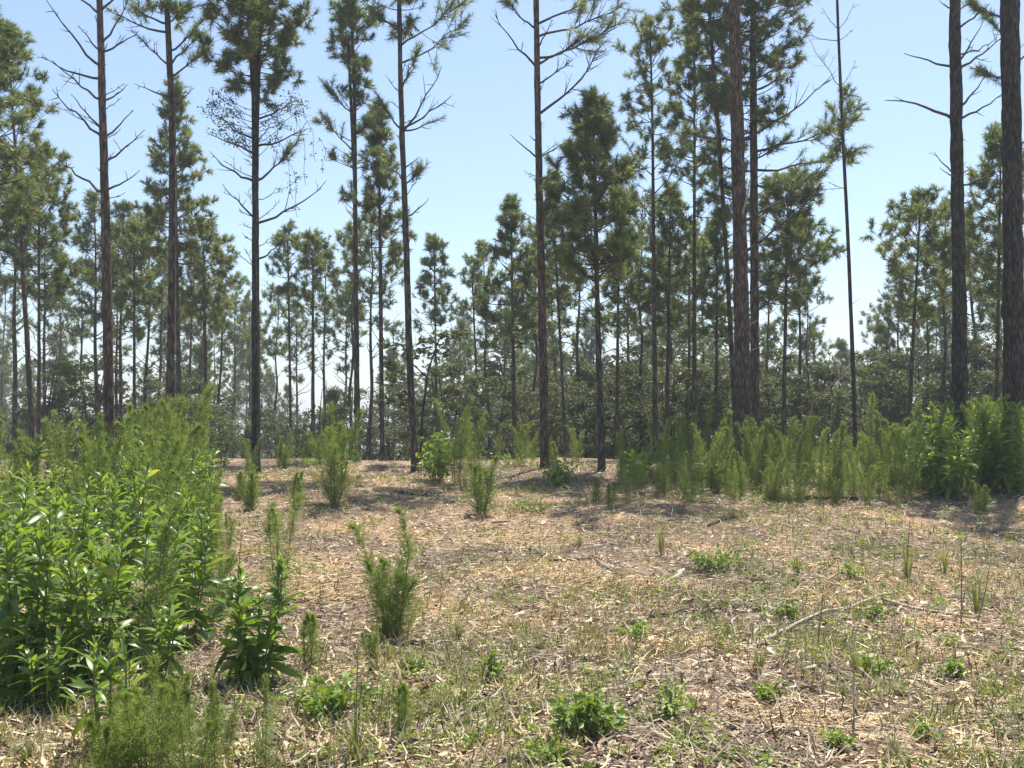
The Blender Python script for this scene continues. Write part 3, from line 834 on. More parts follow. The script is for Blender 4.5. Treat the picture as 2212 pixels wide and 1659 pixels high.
FAR = [far_pine_proto(301, 8.6, 4.9, 1.2, PROF_OVAL, 1.1, .085), far_pine_proto(302, 9.4, 5.6, 1.35, PROF_FLAT, 1.0, .095), far_pine_proto(303, 7.4, 3.2, 1.15, PROF_CONE, 1.1, .075),
       far_pine_proto(304, 10.2, 6.4, 1.1, PROF_OVAL, .9, .09), far_pine_proto(305, 6.2, 2.2, 1.1, PROF_CONE, 1.15, .065), far_pine_proto(306, 8.0, 5.4, .95, PROF_FLAT, .9, .07)]

def place_far(x, d, proto, sc, rz, label, group):
    X = (x - 1106) / FOC * d
    root = thing('pine_tree', label, 'tree', (X, d, float(hgt(X, d))), group, rz, sc)
    tr, bo, cr = FAR[proto]
    link('trunk', tr, root)
    link('boughs', bo, link('crown', cr, root))['kind'] = 'stuff'

rng = np.random.default_rng(21)
far = []
# thin trunks that can be told apart, left to right: x, distance, kind, scale
for x, d, k, s in [(32, 30, 1, .92), (100, 34, 3, .8), (130, 44, 0, .95), (178, 36, 5, .9), (213, 30, 0, .85), (255, 40, 1, .9), (262, 31, 3, .72), (316, 33, 5, .95), (336, 38, 0, .95),
                   (408, 42, 3, .85), (474, 33, 5, .86), (505, 44, 1, .85), (592, 40, 5, .9), (645, 48, 0, .9), (702, 36, 3, .75), (738, 42, 0, .85), (755, 33, 5, .9), (798, 31, 1, .78), (850, 43, 5, .8),
                   (985, 45, 0, .75), (1010, 38, 5, .62), (1060, 33, 0, .78), (1085, 40, 2, .9), (1145, 34, 0, .85), (1200, 38, 2, 1.0), (1250, 32, 0, .9), (1352, 36, 1, .85), (1380, 30, 5, .95), (1450, 36, 2, 1.1),
                   (1480, 31, 0, .9), (1520, 40, 1, .95), (1660, 35, 2, 1.0), (1745, 33, 5, .8), (1770, 42, 0, .72), (1725, 29, 3, .68), (1900, 36, 4, .85), (1935, 31, 0, .7), (2005, 34, 1, .75), (2030, 30, 0, .85), (2110, 32, 2, 1.05), (2170, 36, 1, .95)]:
    far.append((x, d, k, s))
labs = neighbour_labels([f[0] for f in far], 'slender far pine in the wood')
for (x, d, k, s), lb in zip(far, labs):
    place_far(x, d, k, s * rng.uniform(.93, 1.07), rng.uniform(0, 6.28), lb, 'slender pines in the wood behind')
# deeper pines nobody could tell apart
for i in range(150):
    d = rng.uniform(46, 95)
    x = rng.uniform(-250, 2450)
    if 560 < x < 1010 and rng.random() < .55: continue
    place_far(x, d, int(rng.integers(0, 6)), rng.uniform(.7, 1.05) * (1.15 if x < 560 else 1.0), rng.uniform(0, 6.28), 'thin distant pine deep in the hazy wood', 'distant pines deep in the wood')

# ------------------------------------------------------------------ broadleaf undergrowth behind the clearing
def hardwood_proto(seed, H, Rx, n, size, leaf):
    rng = np.random.default_rng(seed)
    tr, lf = Acc(), Acc()
    cen, rad = [], []
    nst = int(rng.integers(2, 5))
    for s in range(nst):
        a = rng.uniform(0, 6.28); top = np.array([math.cos(a) * Rx * .45, math.sin(a) * Rx * .45, H * rng.uniform(.75, 1.0)])
        P = bez(np.array([0, 0, -.15]) + rng.normal(0, .05, 3) * [1, 1, 0], top * .5 + rng.normal(0, .12, 3), top, 9)
        tube(tr, P, np.linspace(.018 + .008 * H, .008, 9), 5)
        for b in range(int(5 + H * 2)):
            t = rng.uniform(.15, 1); q = P[int(t * 8)]
            az = rng.uniform(0, 6.28); L = Rx * rng.uniform(.3, .95) * (1.1 - .5 * t)
            e = q + np.array([math.cos(az) * L, math.sin(az) * L, rng.uniform(-.05, .5) * L])
            tube(tr, bez(q, (q + e) / 2 + [0, 0, .08 * L], e, 4), [.012, .009, .006, .004], 3)
            for m in range(2):
                cen.append(e * (1 - m * .35) + q * m * .35 + rng.normal(0, .06, 3)); rad.append(rng.uniform(.16, .36) * (.6 + .12 * H))
    leaf_cloud(lf, cen, rad, n, size, rng)
    return tr.mesh('trunk', [M_BARK]), lf.mesh('leaves', [leaf], smooth=False)
HW = [hardwood_proto(401, 3.4, 1.5, 5200, .10, M_HARDWOOD), hardwood_proto(402, 2.5, 1.4, 4600, .09, M_HARDWOOD), hardwood_proto(403, 4.6, 1.7, 6000, .11, M_HARDWOOD),
      hardwood_proto(404, 1.7, 1.1, 3200, .08, M_HARDWOOD)]
rng = np.random.default_rng(33)
hw = []
for x, d, k, s in [(905, 31, 1, 1.0), (960, 29, 0, 1.0), (1010, 34, 0, 1.15), (1065, 30, 1, 1.1), (1120, 33, 2, .9), (1165, 28, 1, 1.0), (1215, 32, 0, 1.1), (1265, 29, 1, 1.1), (1320, 34, 2, .95), (1360, 28, 3, 1.3), (1400, 31, 0, 1.1),
                   (1455, 28, 1, 1.15), (1500, 33, 2, .95), (1545, 29, 0, 1.0), (1640, 31, 2, .9), (1690, 27, 1, 1.1), (1740, 31, 0, 1.1), (1790, 27, 0, .95), (1830, 33, 2, .92), (1880, 28, 1, 1.2), (1925, 31, 2, .95), (1975, 28, 0, 1.1), (2030, 32, 2, 1.0), (2090, 28, 1, 1.2), (2140, 31, 0, 1.2), (2200, 28, 2, .9),
                   (150, 34, 1, .9), (240, 38, 0, 1.0), (300, 33, 3, 1.2), (520, 40, 0, .9), (655, 36, 3, 1.3), (80, 30, 0, 1.1), (200, 32, 2, .9), (355, 34, 2, .85), (430, 36, 0, 1.1), (470, 32, 3, 1.3), (690, 33, 0, .9), (760, 38, 2, .8), (850, 33, 1, 1.1), (590, 44, 0, 1.0), (720, 40, 1, 1.0), (780, 35, 3, 1.1), (40, 36, 1, 1.0)]:
    hw.append((x, d, k, s))
labs = neighbour_labels([h[0] for h in hw], 'leafy sapling in the undergrowth')
for (x, d, k, s), lb in zip(hw, labs):
    X = (x - 1106) / FOC * d
    r = thing('broadleaf_sapling', lb, 'sapling', (X, d, float(hgt(X, d))), 'broadleaf saplings under the pines', rng.uniform(0, 6.28), s)
    link('trunk', HW[k][0], r); link('leaves', HW[k][1], r)

# far-off wood that reads as one mass
acc = Acc()
rng = np.random.default_rng(35)
cen, rad = [], []
for i in range(520):
    d = rng.uniform(48, 120); x = rng.uniform(-500, 2700)
    if x < 900 and rng.random() < (.72 if 560 < x else .5): continue
    X = (x - 1106) / FOC * d
    z0 = float(hgt(X, d))
    top = (rng.uniform(3.0, 6.5) if 1720 < x < 1950 or x < 1080 else rng.uniform(4.0, 9.5)) if x > 900 else rng.uniform(2.0, 7.0)
    for m in range(8):
        cen.append((X + rng.normal(0, .8), d + rng.normal(0, .8), z0 + top * rng.uniform(.1, 1))); rad.append(rng.uniform(.7, 1.3))
leaf_cloud(acc, np.array(cen), np.array(rad), 120000, .46, rng)
fw = acc.build('far_wood', M_HARDWOOD, smooth=False)
tag(fw, 'far-off wood closing the view behind the pines', 'wood', kind='stuff')

# a low oak sapling with layered leaves by the sinuous pine
rng = np.random.default_rng(37)
d = 20.4
b = at(908, 1000, d); b[2] = float(hgt(b[0], d))
tr, lf = Acc(), Acc()
P = np.array([b - [0, 0, .05], at(912, 900, d), at(925, 800, d), at(948, 735, d)])
tube(tr, P, [.03, .026, .02, .012], 6)
P2 = np.array([at(916, 880, d), at(880, 850, d - .1), at(846, 830, d - .2)]); tube(tr, P2, [.016, .011, .006], 4)
P3 = np.array([at(922, 815, d), at(880, 775, d), at(835, 750, d + .1)]); tube(tr, P3, [.014, .01, .005], 4)
P4 = np.array([at(935, 770, d), at(970, 735, d), at(1000, 720, d)]); tube(tr, P4, [.012, .009, .005], 4)
cen = [at(x, y, d + rng.normal(0, .25)) for x, y in [(905, 760), (880, 752), (850, 748), (930, 740), (948, 722), (965, 728), (985, 720), (915, 735), (890, 770), (935, 762), (845, 790), (860, 800), (850, 835), (865, 850), (842, 865), (875, 870), (850, 815), (1000, 722), (960, 755)]]
leaf_cloud(lf, cen, rng.uniform(.12, .26, len(cen)), 900, .12, rng, flat=.25)
r = thing('oak_sapling', 'spindly sapling with layered broad leaves crossing the sinuous pine', 'sapling', b)
tr.build('trunk', M_BARK_DARK, r, origin=b); lf.build('leaves', M_HARDWOOD, r, smooth=False, origin=b)

# vine on the forked pine
rng = np.random.default_rng(39)
d = 17.8
va, vl = Acc(), Acc()
root_p = at(556, 980, d); root_p[2] = float(hgt(root_p[0], d))
P = np.array([root_p] + [at(556 + 3 * math.sin(i), 980 - i * 90, d - .12) for i in range(1, 9)])
tube(va, P, np.linspace(.014, .008, len(P)), 4)
cen, rad = [], []
for x, y in [(450, 240), (465, 225), (480, 255), (500, 240), (475, 280), (500, 270), (520, 290), (515, 245), (600, 240), (620, 230), (640, 245), (650, 225), (585, 265), (610, 270), (470, 200), (495, 215), (630, 210), (590, 300), (530, 310), (500, 305)]:
    cen.append(at(x, y, d + rng.normal(0, .3))); rad.append(rng.uniform(.14, .30))
for x0, y0, x1, y1 in [(655, 250, 690, 350), (640, 260, 668, 400), (690, 300, 705, 375), (600, 300, 640, 430), (620, 340, 650, 470), (560, 300, 610, 330), (600, 410, 660, 380)]:
    q = [at(x0 + (x1 - x0) * t + 8 * math.sin(t * 5), y0 + (y1 - y0) * t, d + rng.normal(0, .05)) for t in np.linspace(0, 1, 8)]
    tube(va, np.array(q), .004, 3)
    for p in q[::2]: cen.append(p); rad.append(.05)
for c_ in cen[:20]:
    q_ = at(552, to_px(c_)[1] + 40, 18.0)
    tube(va, bez(q_, (q_ + c_) / 2 + [0, 0, -.1], np.array(c_), 6), np.linspace(.008, .004, 6), 3)
    for z_ in range(3):
        e_ = c_ + rng.normal(0, .16, 3); tube(va, np.stack([c_, (c_ + e_) / 2, e_]), [.004, .0035, .002], 3)
leaf_cloud(vl, cen[:20], np.array(rad[:20]) * .85, 1300, .050, rng, flat=1.0)
leaf_cloud(vl, np.array(cen[20:]), np.full(len(cen) - 20, .07), 260, .045, rng, flat=1.0)
r = thing('climbing_vine', 'climbing vine with small dark leaves hanging in the forked dark pine', 'vine', root_p)
va.build('stem', M_TWIG, r, origin=root_p); vl.build('leaves', M_HARDWOOD, r, smooth=False, origin=root_p)

# ------------------------------------------------------------------ dog fennel
def fennel_proto(seed, nst, H, spread, dens=1.0, wide=1.0, hs=None, angs=None):
    rng = np.random.default_rng(seed)
    stems, fr = [], Acc()
    for s in range(nst):
        a = 2 * PI * s / nst + rng.normal(0, .5); sp = spread * rng.uniform(.3, 1.0) * (nst > 1) + .03
        h = H * (rng.uniform(.55, 1.0) if s else 1.0)
        if hs: h, a, sp = H * hs[s], angs[s], spread * (1.0 if s < 2 else 1.5)
        top = np.array([math.cos(a) * sp * h, math.sin(a) * sp * h, h])
        b = np.array([math.cos(a), math.sin(a), 0]) * .03 * (nst > 1)
        P = bez(b - [0, 0, .03], b + top * .5 + [-math.cos(a) * .0, 0, .04], top, 14)
        P[1:, :2] += np.cumsum(rng.normal(0, .006 * h, (13, 2)), 0); nod = rng.uniform(.02, .16) * h; P[:, 0] += nod * np.linspace(0, 1, 14) ** 4 * rng.choice([-1, 1]); P[-1, 2] -= nod * .3
        st = Acc(); tube(st, P, np.linspace(.0065, .0016, 14), 5, var=rng.random()); stems.append(st)
        n = int(h * 165 * dens)
        t = np.sort(rng.uniform(.06, 1.0, n)) ; j = t * 13; ja = np.minimum(j.astype(int), 12); f = (j - ja)[:, None]
        pos = P[ja] * (1 - f) + P[ja + 1] * f
        ax = norm(P[ja + 1] - P[ja])
        az = np.arange(n) * 2.399 + rng.normal(0, .3, n)
        rad = np.stack([np.cos(az), np.sin(az), np.zeros(n)], 1)
        lf = 1.25 * (1 + .35 * np.sin(t * rng.uniform(9, 22) + rng.uniform(0, 6))) * wide * np.interp(t, [0, .15, .4, .75, 1], [.075, .13, .11, .055, .018]) * rng.uniform(.6, 1.3, n)
        el = np.interp(t, [0, .4, 1], [.45, .7, 1.1])[:, None]
        dirv = norm(rad * np.cos(el) + ax * np.sin(el))
        needles(fr, pos + dirv * lf[:, None] * .55, dirv, lf * 1.05, 13, .046 * wide, .0042, rng, ang=(.35, 1.1))
    stem_me = [s.mesh('stem', [M_STEM]) for s in stems]
    return stem_me, fr.mesh('fronds', [M_FENNEL], smooth=False), H
FEN = {'single': [fennel_proto(501, 1, 1.1, .05, 1.2), fennel_proto(502, 1, 1.2, .05, 1.1), fennel_proto(503, 2, 1.0, .10, 1.2)],
       'few': [fennel_proto(511, 3, 1.0, .16), fennel_proto(512, 4, 1.1, .18)],
       'fan': [fennel_proto(521, 8, 1.0, .28, .85), fennel_proto(522, 9, 1.0, .36, .85)],
       'lone': [fennel_proto(541, 10, 1.0, .20, .95, 1.1, hs=(1.0, .88, .66, .62, .5, .58, .45, .6, .5, .4), angs=(0, 3.2, 1.4, 4.6, .5, 2.6, 5.6, 3.7, 1.0, 2.1))],
       'near': [fennel_proto(551, 8, .8, .55, .95, 1.1), fennel_proto(552, 6, .9, .45, .9, 1.1)],
       'small': [fennel_proto(531, 5, .5, .30, 1.7, .8), fennel_proto(532, 3, .55, .2, 1.7, .85)]}
def place_fennel(kind, i, p, h, rz, label, group, lean=(0, 0)):
    stems, fr, H = FEN[kind][i % len(FEN[kind])]
    s = h / H
    root = thing('dog_fennel', label, 'weed', p, group, rz, s)
    root.rotation_euler = (lean[0], lean[1], rz)
    if s > 1: root.scale = (s ** .6, s ** .6, s)
    for m in stems: link('stem', m, root)
    link('fronds', fr, root)

def fennel_px(kind, i, x, yb, hpx, rz, label, group='dog fennel in the clearing', d=None):
    p = gp(x, yb) if d is None else None
    if d is not None:
        X = (x - 1106) / FOC * d; p = np.array([X, d, float(hgt(X, d))])
        top = at(x, yb - hpx, d); h = top[2] - p[2]
    else:
        h = hpx / FOC * p[1] * 1.0
    place_fennel(kind, i, p, h, rz, label, group)

GF = 'dog fennel standing alone in the clearing'
fennel_px('lone', 0, 847, 1385, 290, .2, 'bushy dog fennel alone on bare straw, two tall plumes', GF)
fennel_px('few', 0, 605, 1300, 235, 1.2, 'slender dog fennel at the straw edge, right of the leafy weed mass', GF)
fennel_px('near', 0, 722, 1092, 215, 2.1, 'wide fan-shaped dog fennel below the small bushy pine', GF)
fennel_px('small', 0, 1040, 1112, 125, .4, 'short bushy dog fennel in front of the dark ground shade', GF)
fennel_px('few', 1, 985, 1045, 190, 2.9, 'tall dog fennel cluster behind the rusty leaved bush', GF)
fennel_px('few', 0, 1022, 1035, 150, .9, 'dog fennel plume beside the tall cluster, right side', GF)
fennel_px('fan', 0, 1637, 1058, 160, 1.9, 'bushy dark dog fennel below the big reddish trunk', GF)
fennel_px('single', 1, 1880, 1052, 205, 1.4, 'tall single dog fennel column in front of the weed band', GF)
fennel_px('small', 1, 1318, 1098, 55, 1.4, 'tiny dog fennel in the ground shade', GF)
fennel_px('small', 0, 540, 1102, 95, 2.4, 'small dog fennel left of the fan-shaped one', GF)
fennel_px('small', 1, 640, 1100, 80, 3.4, 'small dog fennel close left of the fan-shaped one', GF)
fennel_px('few', 1, 540, 1030, 90, .4, 'low dog fennel at the foot of the forked dark pine', GF)
fennel_px('fan', 1, 612, 1015, 90, .4, 'dark dog fennel clump right of the forked dark pine', GF)
fennel_px('small', 1, 872, 1590, 115, .8, 'little dog fennel sprig near the curved dark stick', GF)
fennel_px('small', 0, 800, 1430, 70, 1.8, 'low feathery dog fennel left of the lone bushy one', GF)
fennel_px('small', 1, 668, 1445, 120, 1.1, 'soft dog fennel sprig right of the dark leafy weed', GF)
fennel_px('small', 0, 2120, 1110, 70, 2.7, 'small dog fennel in front of the right leafy weeds', GF)
fennel_px('small', 1, 1290, 1082, 50, .2, 'short green sprig at the edge of the ground shade', GF)
GL = 'dog fennel in the left weed mass'
fennel_px('fan', 0, 368, 1130, 275, 1.3, 'tall dark dog fennel towering over the left weeds', GL)
fennel_px('single', 0, 325, 1480, 395, 1.3, 'thin dog fennel plume in front of the broad leaves', GL)
fennel_px('few', 1, 210, 1150, 270, .3, 'tall dog fennel rising behind the left leafy weeds', GL)
fennel_px('few', 0, 128, 1120, 240, 2.3, 'dog fennel between the left edge and the towering one', GL)
fennel_px('fan', 1, 25, 1130, 225, 2.9, 'dense dog fennel at the left edge', GL)
fennel_px('few', 1, 435, 1260, 250, 4.0, 'leaning dog fennel at the right border of the left weeds', GL)
fennel_px('fan', 0, 75, 1100, 170, 3.4, 'shorter dog fennel behind the left edge clump', GL)
fennel_px('few', 0, 285, 1100, 230, 5.0, 'dog fennel plume left of the towering one', GL)
fennel_px('few', 1, 415, 1090, 200, 5.5, 'dog fennel right of the towering one', GL)
fennel_px('single', 1, 170, 1230, 240, .5, 'single dog fennel stem amid the leafy weeds', GL)
fennel_px('fan', 1, 250, 1060, 130, .9, 'low dog fennel bank under the paired-branch pine', GL)
fennel_px('fan', 0, 455, 1190, 140, 2.2, 'soft dog fennel spilling onto the straw', GL)
rng = np.random.default_rng(77)
extra = [(15, 1180, 215), (60, 1210, 200), (110, 1160, 190), (150, 1190, 180), (195, 1110, 215), (212, 1180, 290), (265, 1230, 200), (320, 1170, 330), (345, 1090, 275), (352, 1240, 330), (385, 1180, 360), (405, 1230, 250), (432, 1130, 300), (455, 1290, 240), (300, 1270, 230), (20, 1080, 140), (470, 1080, 90), (130, 1290, 200), (225, 1090, 200), (482, 1260, 170), (510, 1350, 110), (495, 1190, 100), (470, 1350, 190), (520, 1080, 70), (410, 1100, 290)]
extra = [(x, yb, hp if x in (212, 352, 385, 432) else hp * .8) for x, yb, hp in extra if x not in (110, 265, 300)]
for (x, yb, hp), lb in zip(extra, neighbour_labels([e[0] for e in extra], 'plume of dog fennel in the left weeds')):
    fennel_px(['few', 'single', 'few', 'fan'][int(rng.integers(0, 4))], int(rng.integers(0, 3)), x, yb, hp, rng.uniform(0, 6.28), lb, GL)
GN = 'near dog fennel at the bottom edge'
for x, yt, d, k, i, lb in [(335, 1440, 4.7, 'near', 0, 'nearest bushy dog fennel at the bottom edge'), (425, 1460, 4.6, 'near', 1, 'near dog fennel right beside the nearest bushy one'), (470, 1480, 4.7, 'single', 2, 'near dog fennel with leaning stems at the bottom, third of the clump'), (583, 1462, 4.8, 'single', 0, 'single near dog fennel plume at the bottom, right of the clump'), (255, 1530, 4.6, 'small', 0, 'low dog fennel at the bottom, left of the clump'), (290, 1470, 5.0, 'near', 1, 'dog fennel rising behind the nearest clump, left'), (380, 1450, 5.2, 'few', 0, 'dog fennel rising behind the nearest clump, middle'), (500, 1500, 5.1, 'few', 1, 'loose dog fennel at the right of the nearest clump')]:
    fennel_px(k, i, x, yt + 100, 100, d * 3.1, lb, GN, d=d)
# the band of fennel along the far side, right half
rng = np.random.default_rng(55)
fx = []
for i in range(76):
    u = (i + rng.uniform(-.4, 1.4)) / 76
    x = 1330 + 900 * u
    d = rng.uniform(15.2, 18.4) if x < 1930 else rng.uniform(16.4, 18.6)
    h = rng.uniform(.55, 1.35) * (1.0 + .15 * (x > 1960)) * (.75 if x < 1420 else 1)
    fx.append((x, d, h))
for i in range(34):
    x = 1340 + 600 * (i + rng.uniform(-.3, 1.3)) / 34
    fx.append((x, rng.uniform(14.9, 16.2), rng.uniform(.3, .75)))
for x, d, h in [(1075, 20, .8), (1125, 19.5, .9), (1150, 20.5, .7), (1245, 20, .8), (1195, 19, .6), (2010, 16.8, 1.45), (2040, 16.6, 1.1), (2120, 16.7, 1.6), (2165, 16.6, 1.3), (2208, 16.0, 1.45), (1960, 15.6, 1.3), (700, 20.5, .7), (770, 20, .75), (660, 21, .6)]:
    fx.append((x, d, h))
labs = neighbour_labels([f[0] for f in fx], 'dog fennel of the weed band')
for (x, d, h), lb in zip(fx, labs):
    X = (x - 1106) / FOC * d
    k = rng.choice(['single', 'few', 'fan'], p=[.45, .42, .13])
    place_fennel(k, int(rng.integers(0, 3)), (X, d, float(hgt(X, d))), h, rng.uniform(0, 6.28), lb, 'dog fennel in the far weed band')

# ------------------------------------------------------------------ tall leafy weeds
M_LEAF = leaf_mat('weed_leaf_single', [(0.0, (0.075, 0.140, 0.032)), (0.45, (0.130, 0.220, 0.042)), (0.88, (0.205, 0.295, 0.058)), (0.94, (0.30, 0.32, 0.085)), (1.0, (0.32, 0.28, 0.08))], rough=0.36, trans=0.48, tint=(1.6, 1.5, 0.5), objvar=.9, spec=.55)
LEAVES = []
for i in range(7):
    V, F = blade_leaf(1.0, 0.115 + .016 * (i % 3), fold=.20 + .06 * (i % 3), droop=.45 + .25 * i, k=6, seed=600 + i)
    a = Acc(); a.add(V, F, .5); LEAVES.append((a.mesh('leaf', [M_LEAF]), V, F))
from mathutils import Matrix
def leafy_weed(seed, p, H, nst, spread, label, group, single=True, lmax=.21, gap=.021, leafmat=None, lean=0.0):
    """stems with spirally set lance leaves; single=True gives each leaf an object of its own"""
    rng = np.random.default_rng(seed)
    root = thing('leafy_weed', label, 'weed', p, group)
    joined = Acc()
    for s in range(nst):
        a = 2 * PI * s / nst + rng.normal(0, .5)
        h = H * (rng.uniform(.65, 1.0) if s else 1.0)
        sp = spread * rng.uniform(.4, 1.0) * (nst > 1)
        top = np.array([math.cos(a) * sp + lean * h, math.sin(a) * sp, h])
        b = np.array([math.cos(a), math.sin(a), 0]) * min(.06, sp)
        P = bez(b - [0, 0, .03], b * 1.2 + np.array([top[0] * .55, top[1] * .55, h * .5]), top, 12)
        st = Acc(); tube(st, P, np.linspace(.008, .003, 12), 6, var=rng.random()); sto = st.build('stem', M_STEM, root)
        z, az = .10 * h, rng.uniform(0, 6.28)
        while z < h:
            t = z / h
            j = t * 11; ja = int(min(j, 10)); q = P[ja] + (P[ja + 1] - P[ja]) * (j - ja)
            L = lmax * np.interp(t, [0, .2, .6, .9, 1], [.7, 1, .95, .6, .35]) * rng.uniform(.55, 1.3)
            el = np.interp(t, [0, .4, .8, 1], [-.45, .15, .75, 1.2]) + rng.normal(0, .36)
            dv = np.array([math.cos(az) * math.cos(el), math.sin(az) * math.cos(el), math.sin(el)])
            M = basis(dv, rng.normal(0, .55))
            k = int(np.clip(rng.normal(3 - 2 * t, 1.5), 0, 6))
            if single:
                o = bpy.data.objects.new('leaf', LEAVES[k][0]); COL.objects.link(o); o.parent = sto
                m4 = np.eye(4); m4[:3, :3] = M * L; m4[:3, 3] = q
                o.matrix_basis = Matrix(m4.tolist())
            else:
                joined.add(LEAVES[k][1] * L @ M.T + q, LEAVES[k][2], rng.random())
            az += 2.4 + rng.normal(0, .2)
            z += gap * rng.uniform(.7, 1.3) * (1.1 - .45 * t)
    if not single:
        joined.build('leaves', leafmat or M_BROAD, root)
    return root
def weed_px(seed, x, yb, hpx, nst, spx, label, group, **kw):
    p = gp(x, yb); s = p[1] / FOC
    return leafy_weed(seed, p, hpx * s, nst if kw.get('single', True) else nst * 2, spx * s, label, group, **kw)
GW = 'tall leafy weeds of the left mass'
weed_px(701, 545, 1482, 262, 9, 62, 'dark leafy weed standing apart at the right end of the left mass', 'tall leafy weeds apart', lmax=.20, gap=.017)
weed_px(702, 60, 1510, 400, 8, 110, 'large leafy weed with pale drooping lower leaves at the left edge', GW)
weed_px(703, 175, 1500, 360, 7, 95, 'large leafy weed over a dark hollow, second from the left edge', GW)
weed_px(704, 300, 1430, 330, 7, 95, 'bright leafy weed left of the thin fennel plume', GW)
weed_px(705, 395, 1400, 280, 6, 80, 'leafy weed beside the straw at the right of the mass', GW)
weed_px(706, 110, 1370, 330, 6, 110, 'leafy weed behind the pale-leaved one at the left edge', GW)
weed_px(707, 235, 1330, 330, 7, 110, 'leafy weed in the middle of the left mass', GW)
weed_px(708, 370, 1290, 260, 6, 90, 'leafy weed below the towering dog fennel', GW)
weed_px(709, -20, 1420, 400, 6, 110, 'leafy weed cut by the left edge', GW)
weed_px(710, 240, 1625, 240, 5, 60, 'low leafy weed at the bottom behind the near fennel', GW, lmax=.15)
weed_px(711, 15, 1535, 190, 6, 70, 'low drooping leafy weed in the left corner of the mass', GW, lmax=.2)
weed_px(712, 115, 1540, 170, 6, 70, 'low leafy weed in front of the dark hollow', GW, lmax=.19)
weed_px(713, 345, 1490, 190, 6, 70, 'low leafy weed behind the nearest fennel clump', GW, lmax=.19)
GB = 'tall leafy weeds behind the left mass'
for i, (x, yb, hp, n_, sp, lb) in enumerate([(30, 1260, 220, 5, 80, 'leafy weed behind at the left edge'), (170, 1240, 210, 5, 90, 'leafy weed behind, below the tall fennel pair'), (300, 1210, 180, 5, 90, 'leafy weed behind the middle of the left mass'), (420, 1160, 190, 5, 60, 'bright weed at the right rear of the left mass'),
     (90, 1170, 170, 5, 80, 'rear leafy weed left of the tall fennels'), (240, 1140, 190, 6, 90, 'rear leafy weed with yellow-green tips under the paired-branch pine'), (350, 1110, 190, 5, 80, 'rear leafy weed under the slim twiggy pine'), (20, 1110, 170, 5, 80, 'rearmost leafy weed at the left edge'), (160, 1080, 150, 5, 80, 'rearmost low weed left of the paired-branch pine'), (420, 1050, 110, 5, 60, 'rearmost low weed near the broad open pine'), (310, 1060, 140, 5, 80, 'rearmost low weed between the first two pines')]):
    weed_px(720 + i, x, yb, hp, n_, sp, lb, GB, single=False, leafmat=M_BROAD, gap=.028)
GR = 'leafy weeds at the right end of the weed band'
for i, (x, yb, hp, n_, sp, lb) in enumerate([(2050, 1075, 170, 6, 90, 'bright leafy weed below the dark broken-limbed trunk'), (2125, 1062, 190, 6, 90, 'leafy weed between the two dark trunks'), (1985, 1050, 130, 5, 60, 'low leafy weed left of the dark broken-limbed trunk'), (2190, 1065, 180, 5, 70, 'leafy weed at the right edge below the thick trunk'), (2075, 1030, 170, 5, 80, 'rear leafy weed behind the bright one on the right'), (1930, 1050, 60, 4, 50, 'low leafy weed right of the leaning pole'), (1790, 1050, 45, 4, 60, 'low leafy weed between the big trunk and leaning pole'), (1710, 1045, 40, 4, 60, 'low leafy weed right of the big reddish trunk'), (1560, 1040, 45, 4, 60, 'low leafy weed left of the big reddish trunk'), (1480, 1035, 50, 4, 60, 'low leafy weed right of the slim clumped pine'), (1380, 1030, 60, 4, 50, 'low leafy weed right of the conical young pine')]):
    weed_px(740 + i, x, yb, hp, n_, sp, lb, GR, single=False, leafmat=M_BROAD, gap=.028, lmax=.28)

# ------------------------------------------------------------------ low bright weeds, grass tufts and bushes
def low_weed(seed, x, yb, hpx, wpx, label, mat=None, name='low_weed', cat='weed', n=170, size=.042, group='low green weeds in the straw', flat=.7):
    p = gp(x, yb); s = p[1] / FOC; rng = np.random.default_rng(seed)
    H, W = hpx * s, wpx * s / 2
    st, lf = Acc(), Acc(); cen, rad = [], []
    ns = int(7 + W * 30)
    for k in range(ns):
        a = rng.uniform(0, 6.28); rr = W * rng.random() ** .6
        top = np.array([math.cos(a) * rr, math.sin(a) * rr, H * rng.uniform(.35, 1.05) * (1.05 - .35 * rr / max(W, .01))])
        P = bez(np.array([top[0] * .2, top[1] * .2, -.01]), top * [.5, .5, .62], top, 6)
        tube(st, P, np.linspace(.0035, .0012, 6), 4, var=rng.random())
        for m in (2, 3, 4, 5): cen.append(P[m]); rad.append(size * .9)
    leaf_cloud(lf, cen, rad, int(n * max(1, ns / 9)), size, rng, flat=flat)
    r = thing(name, label, cat, p, group)
    st.build('stems', M_STEM, r); lf.build('leaves', mat or M_BRIGHT, r, smooth=False)
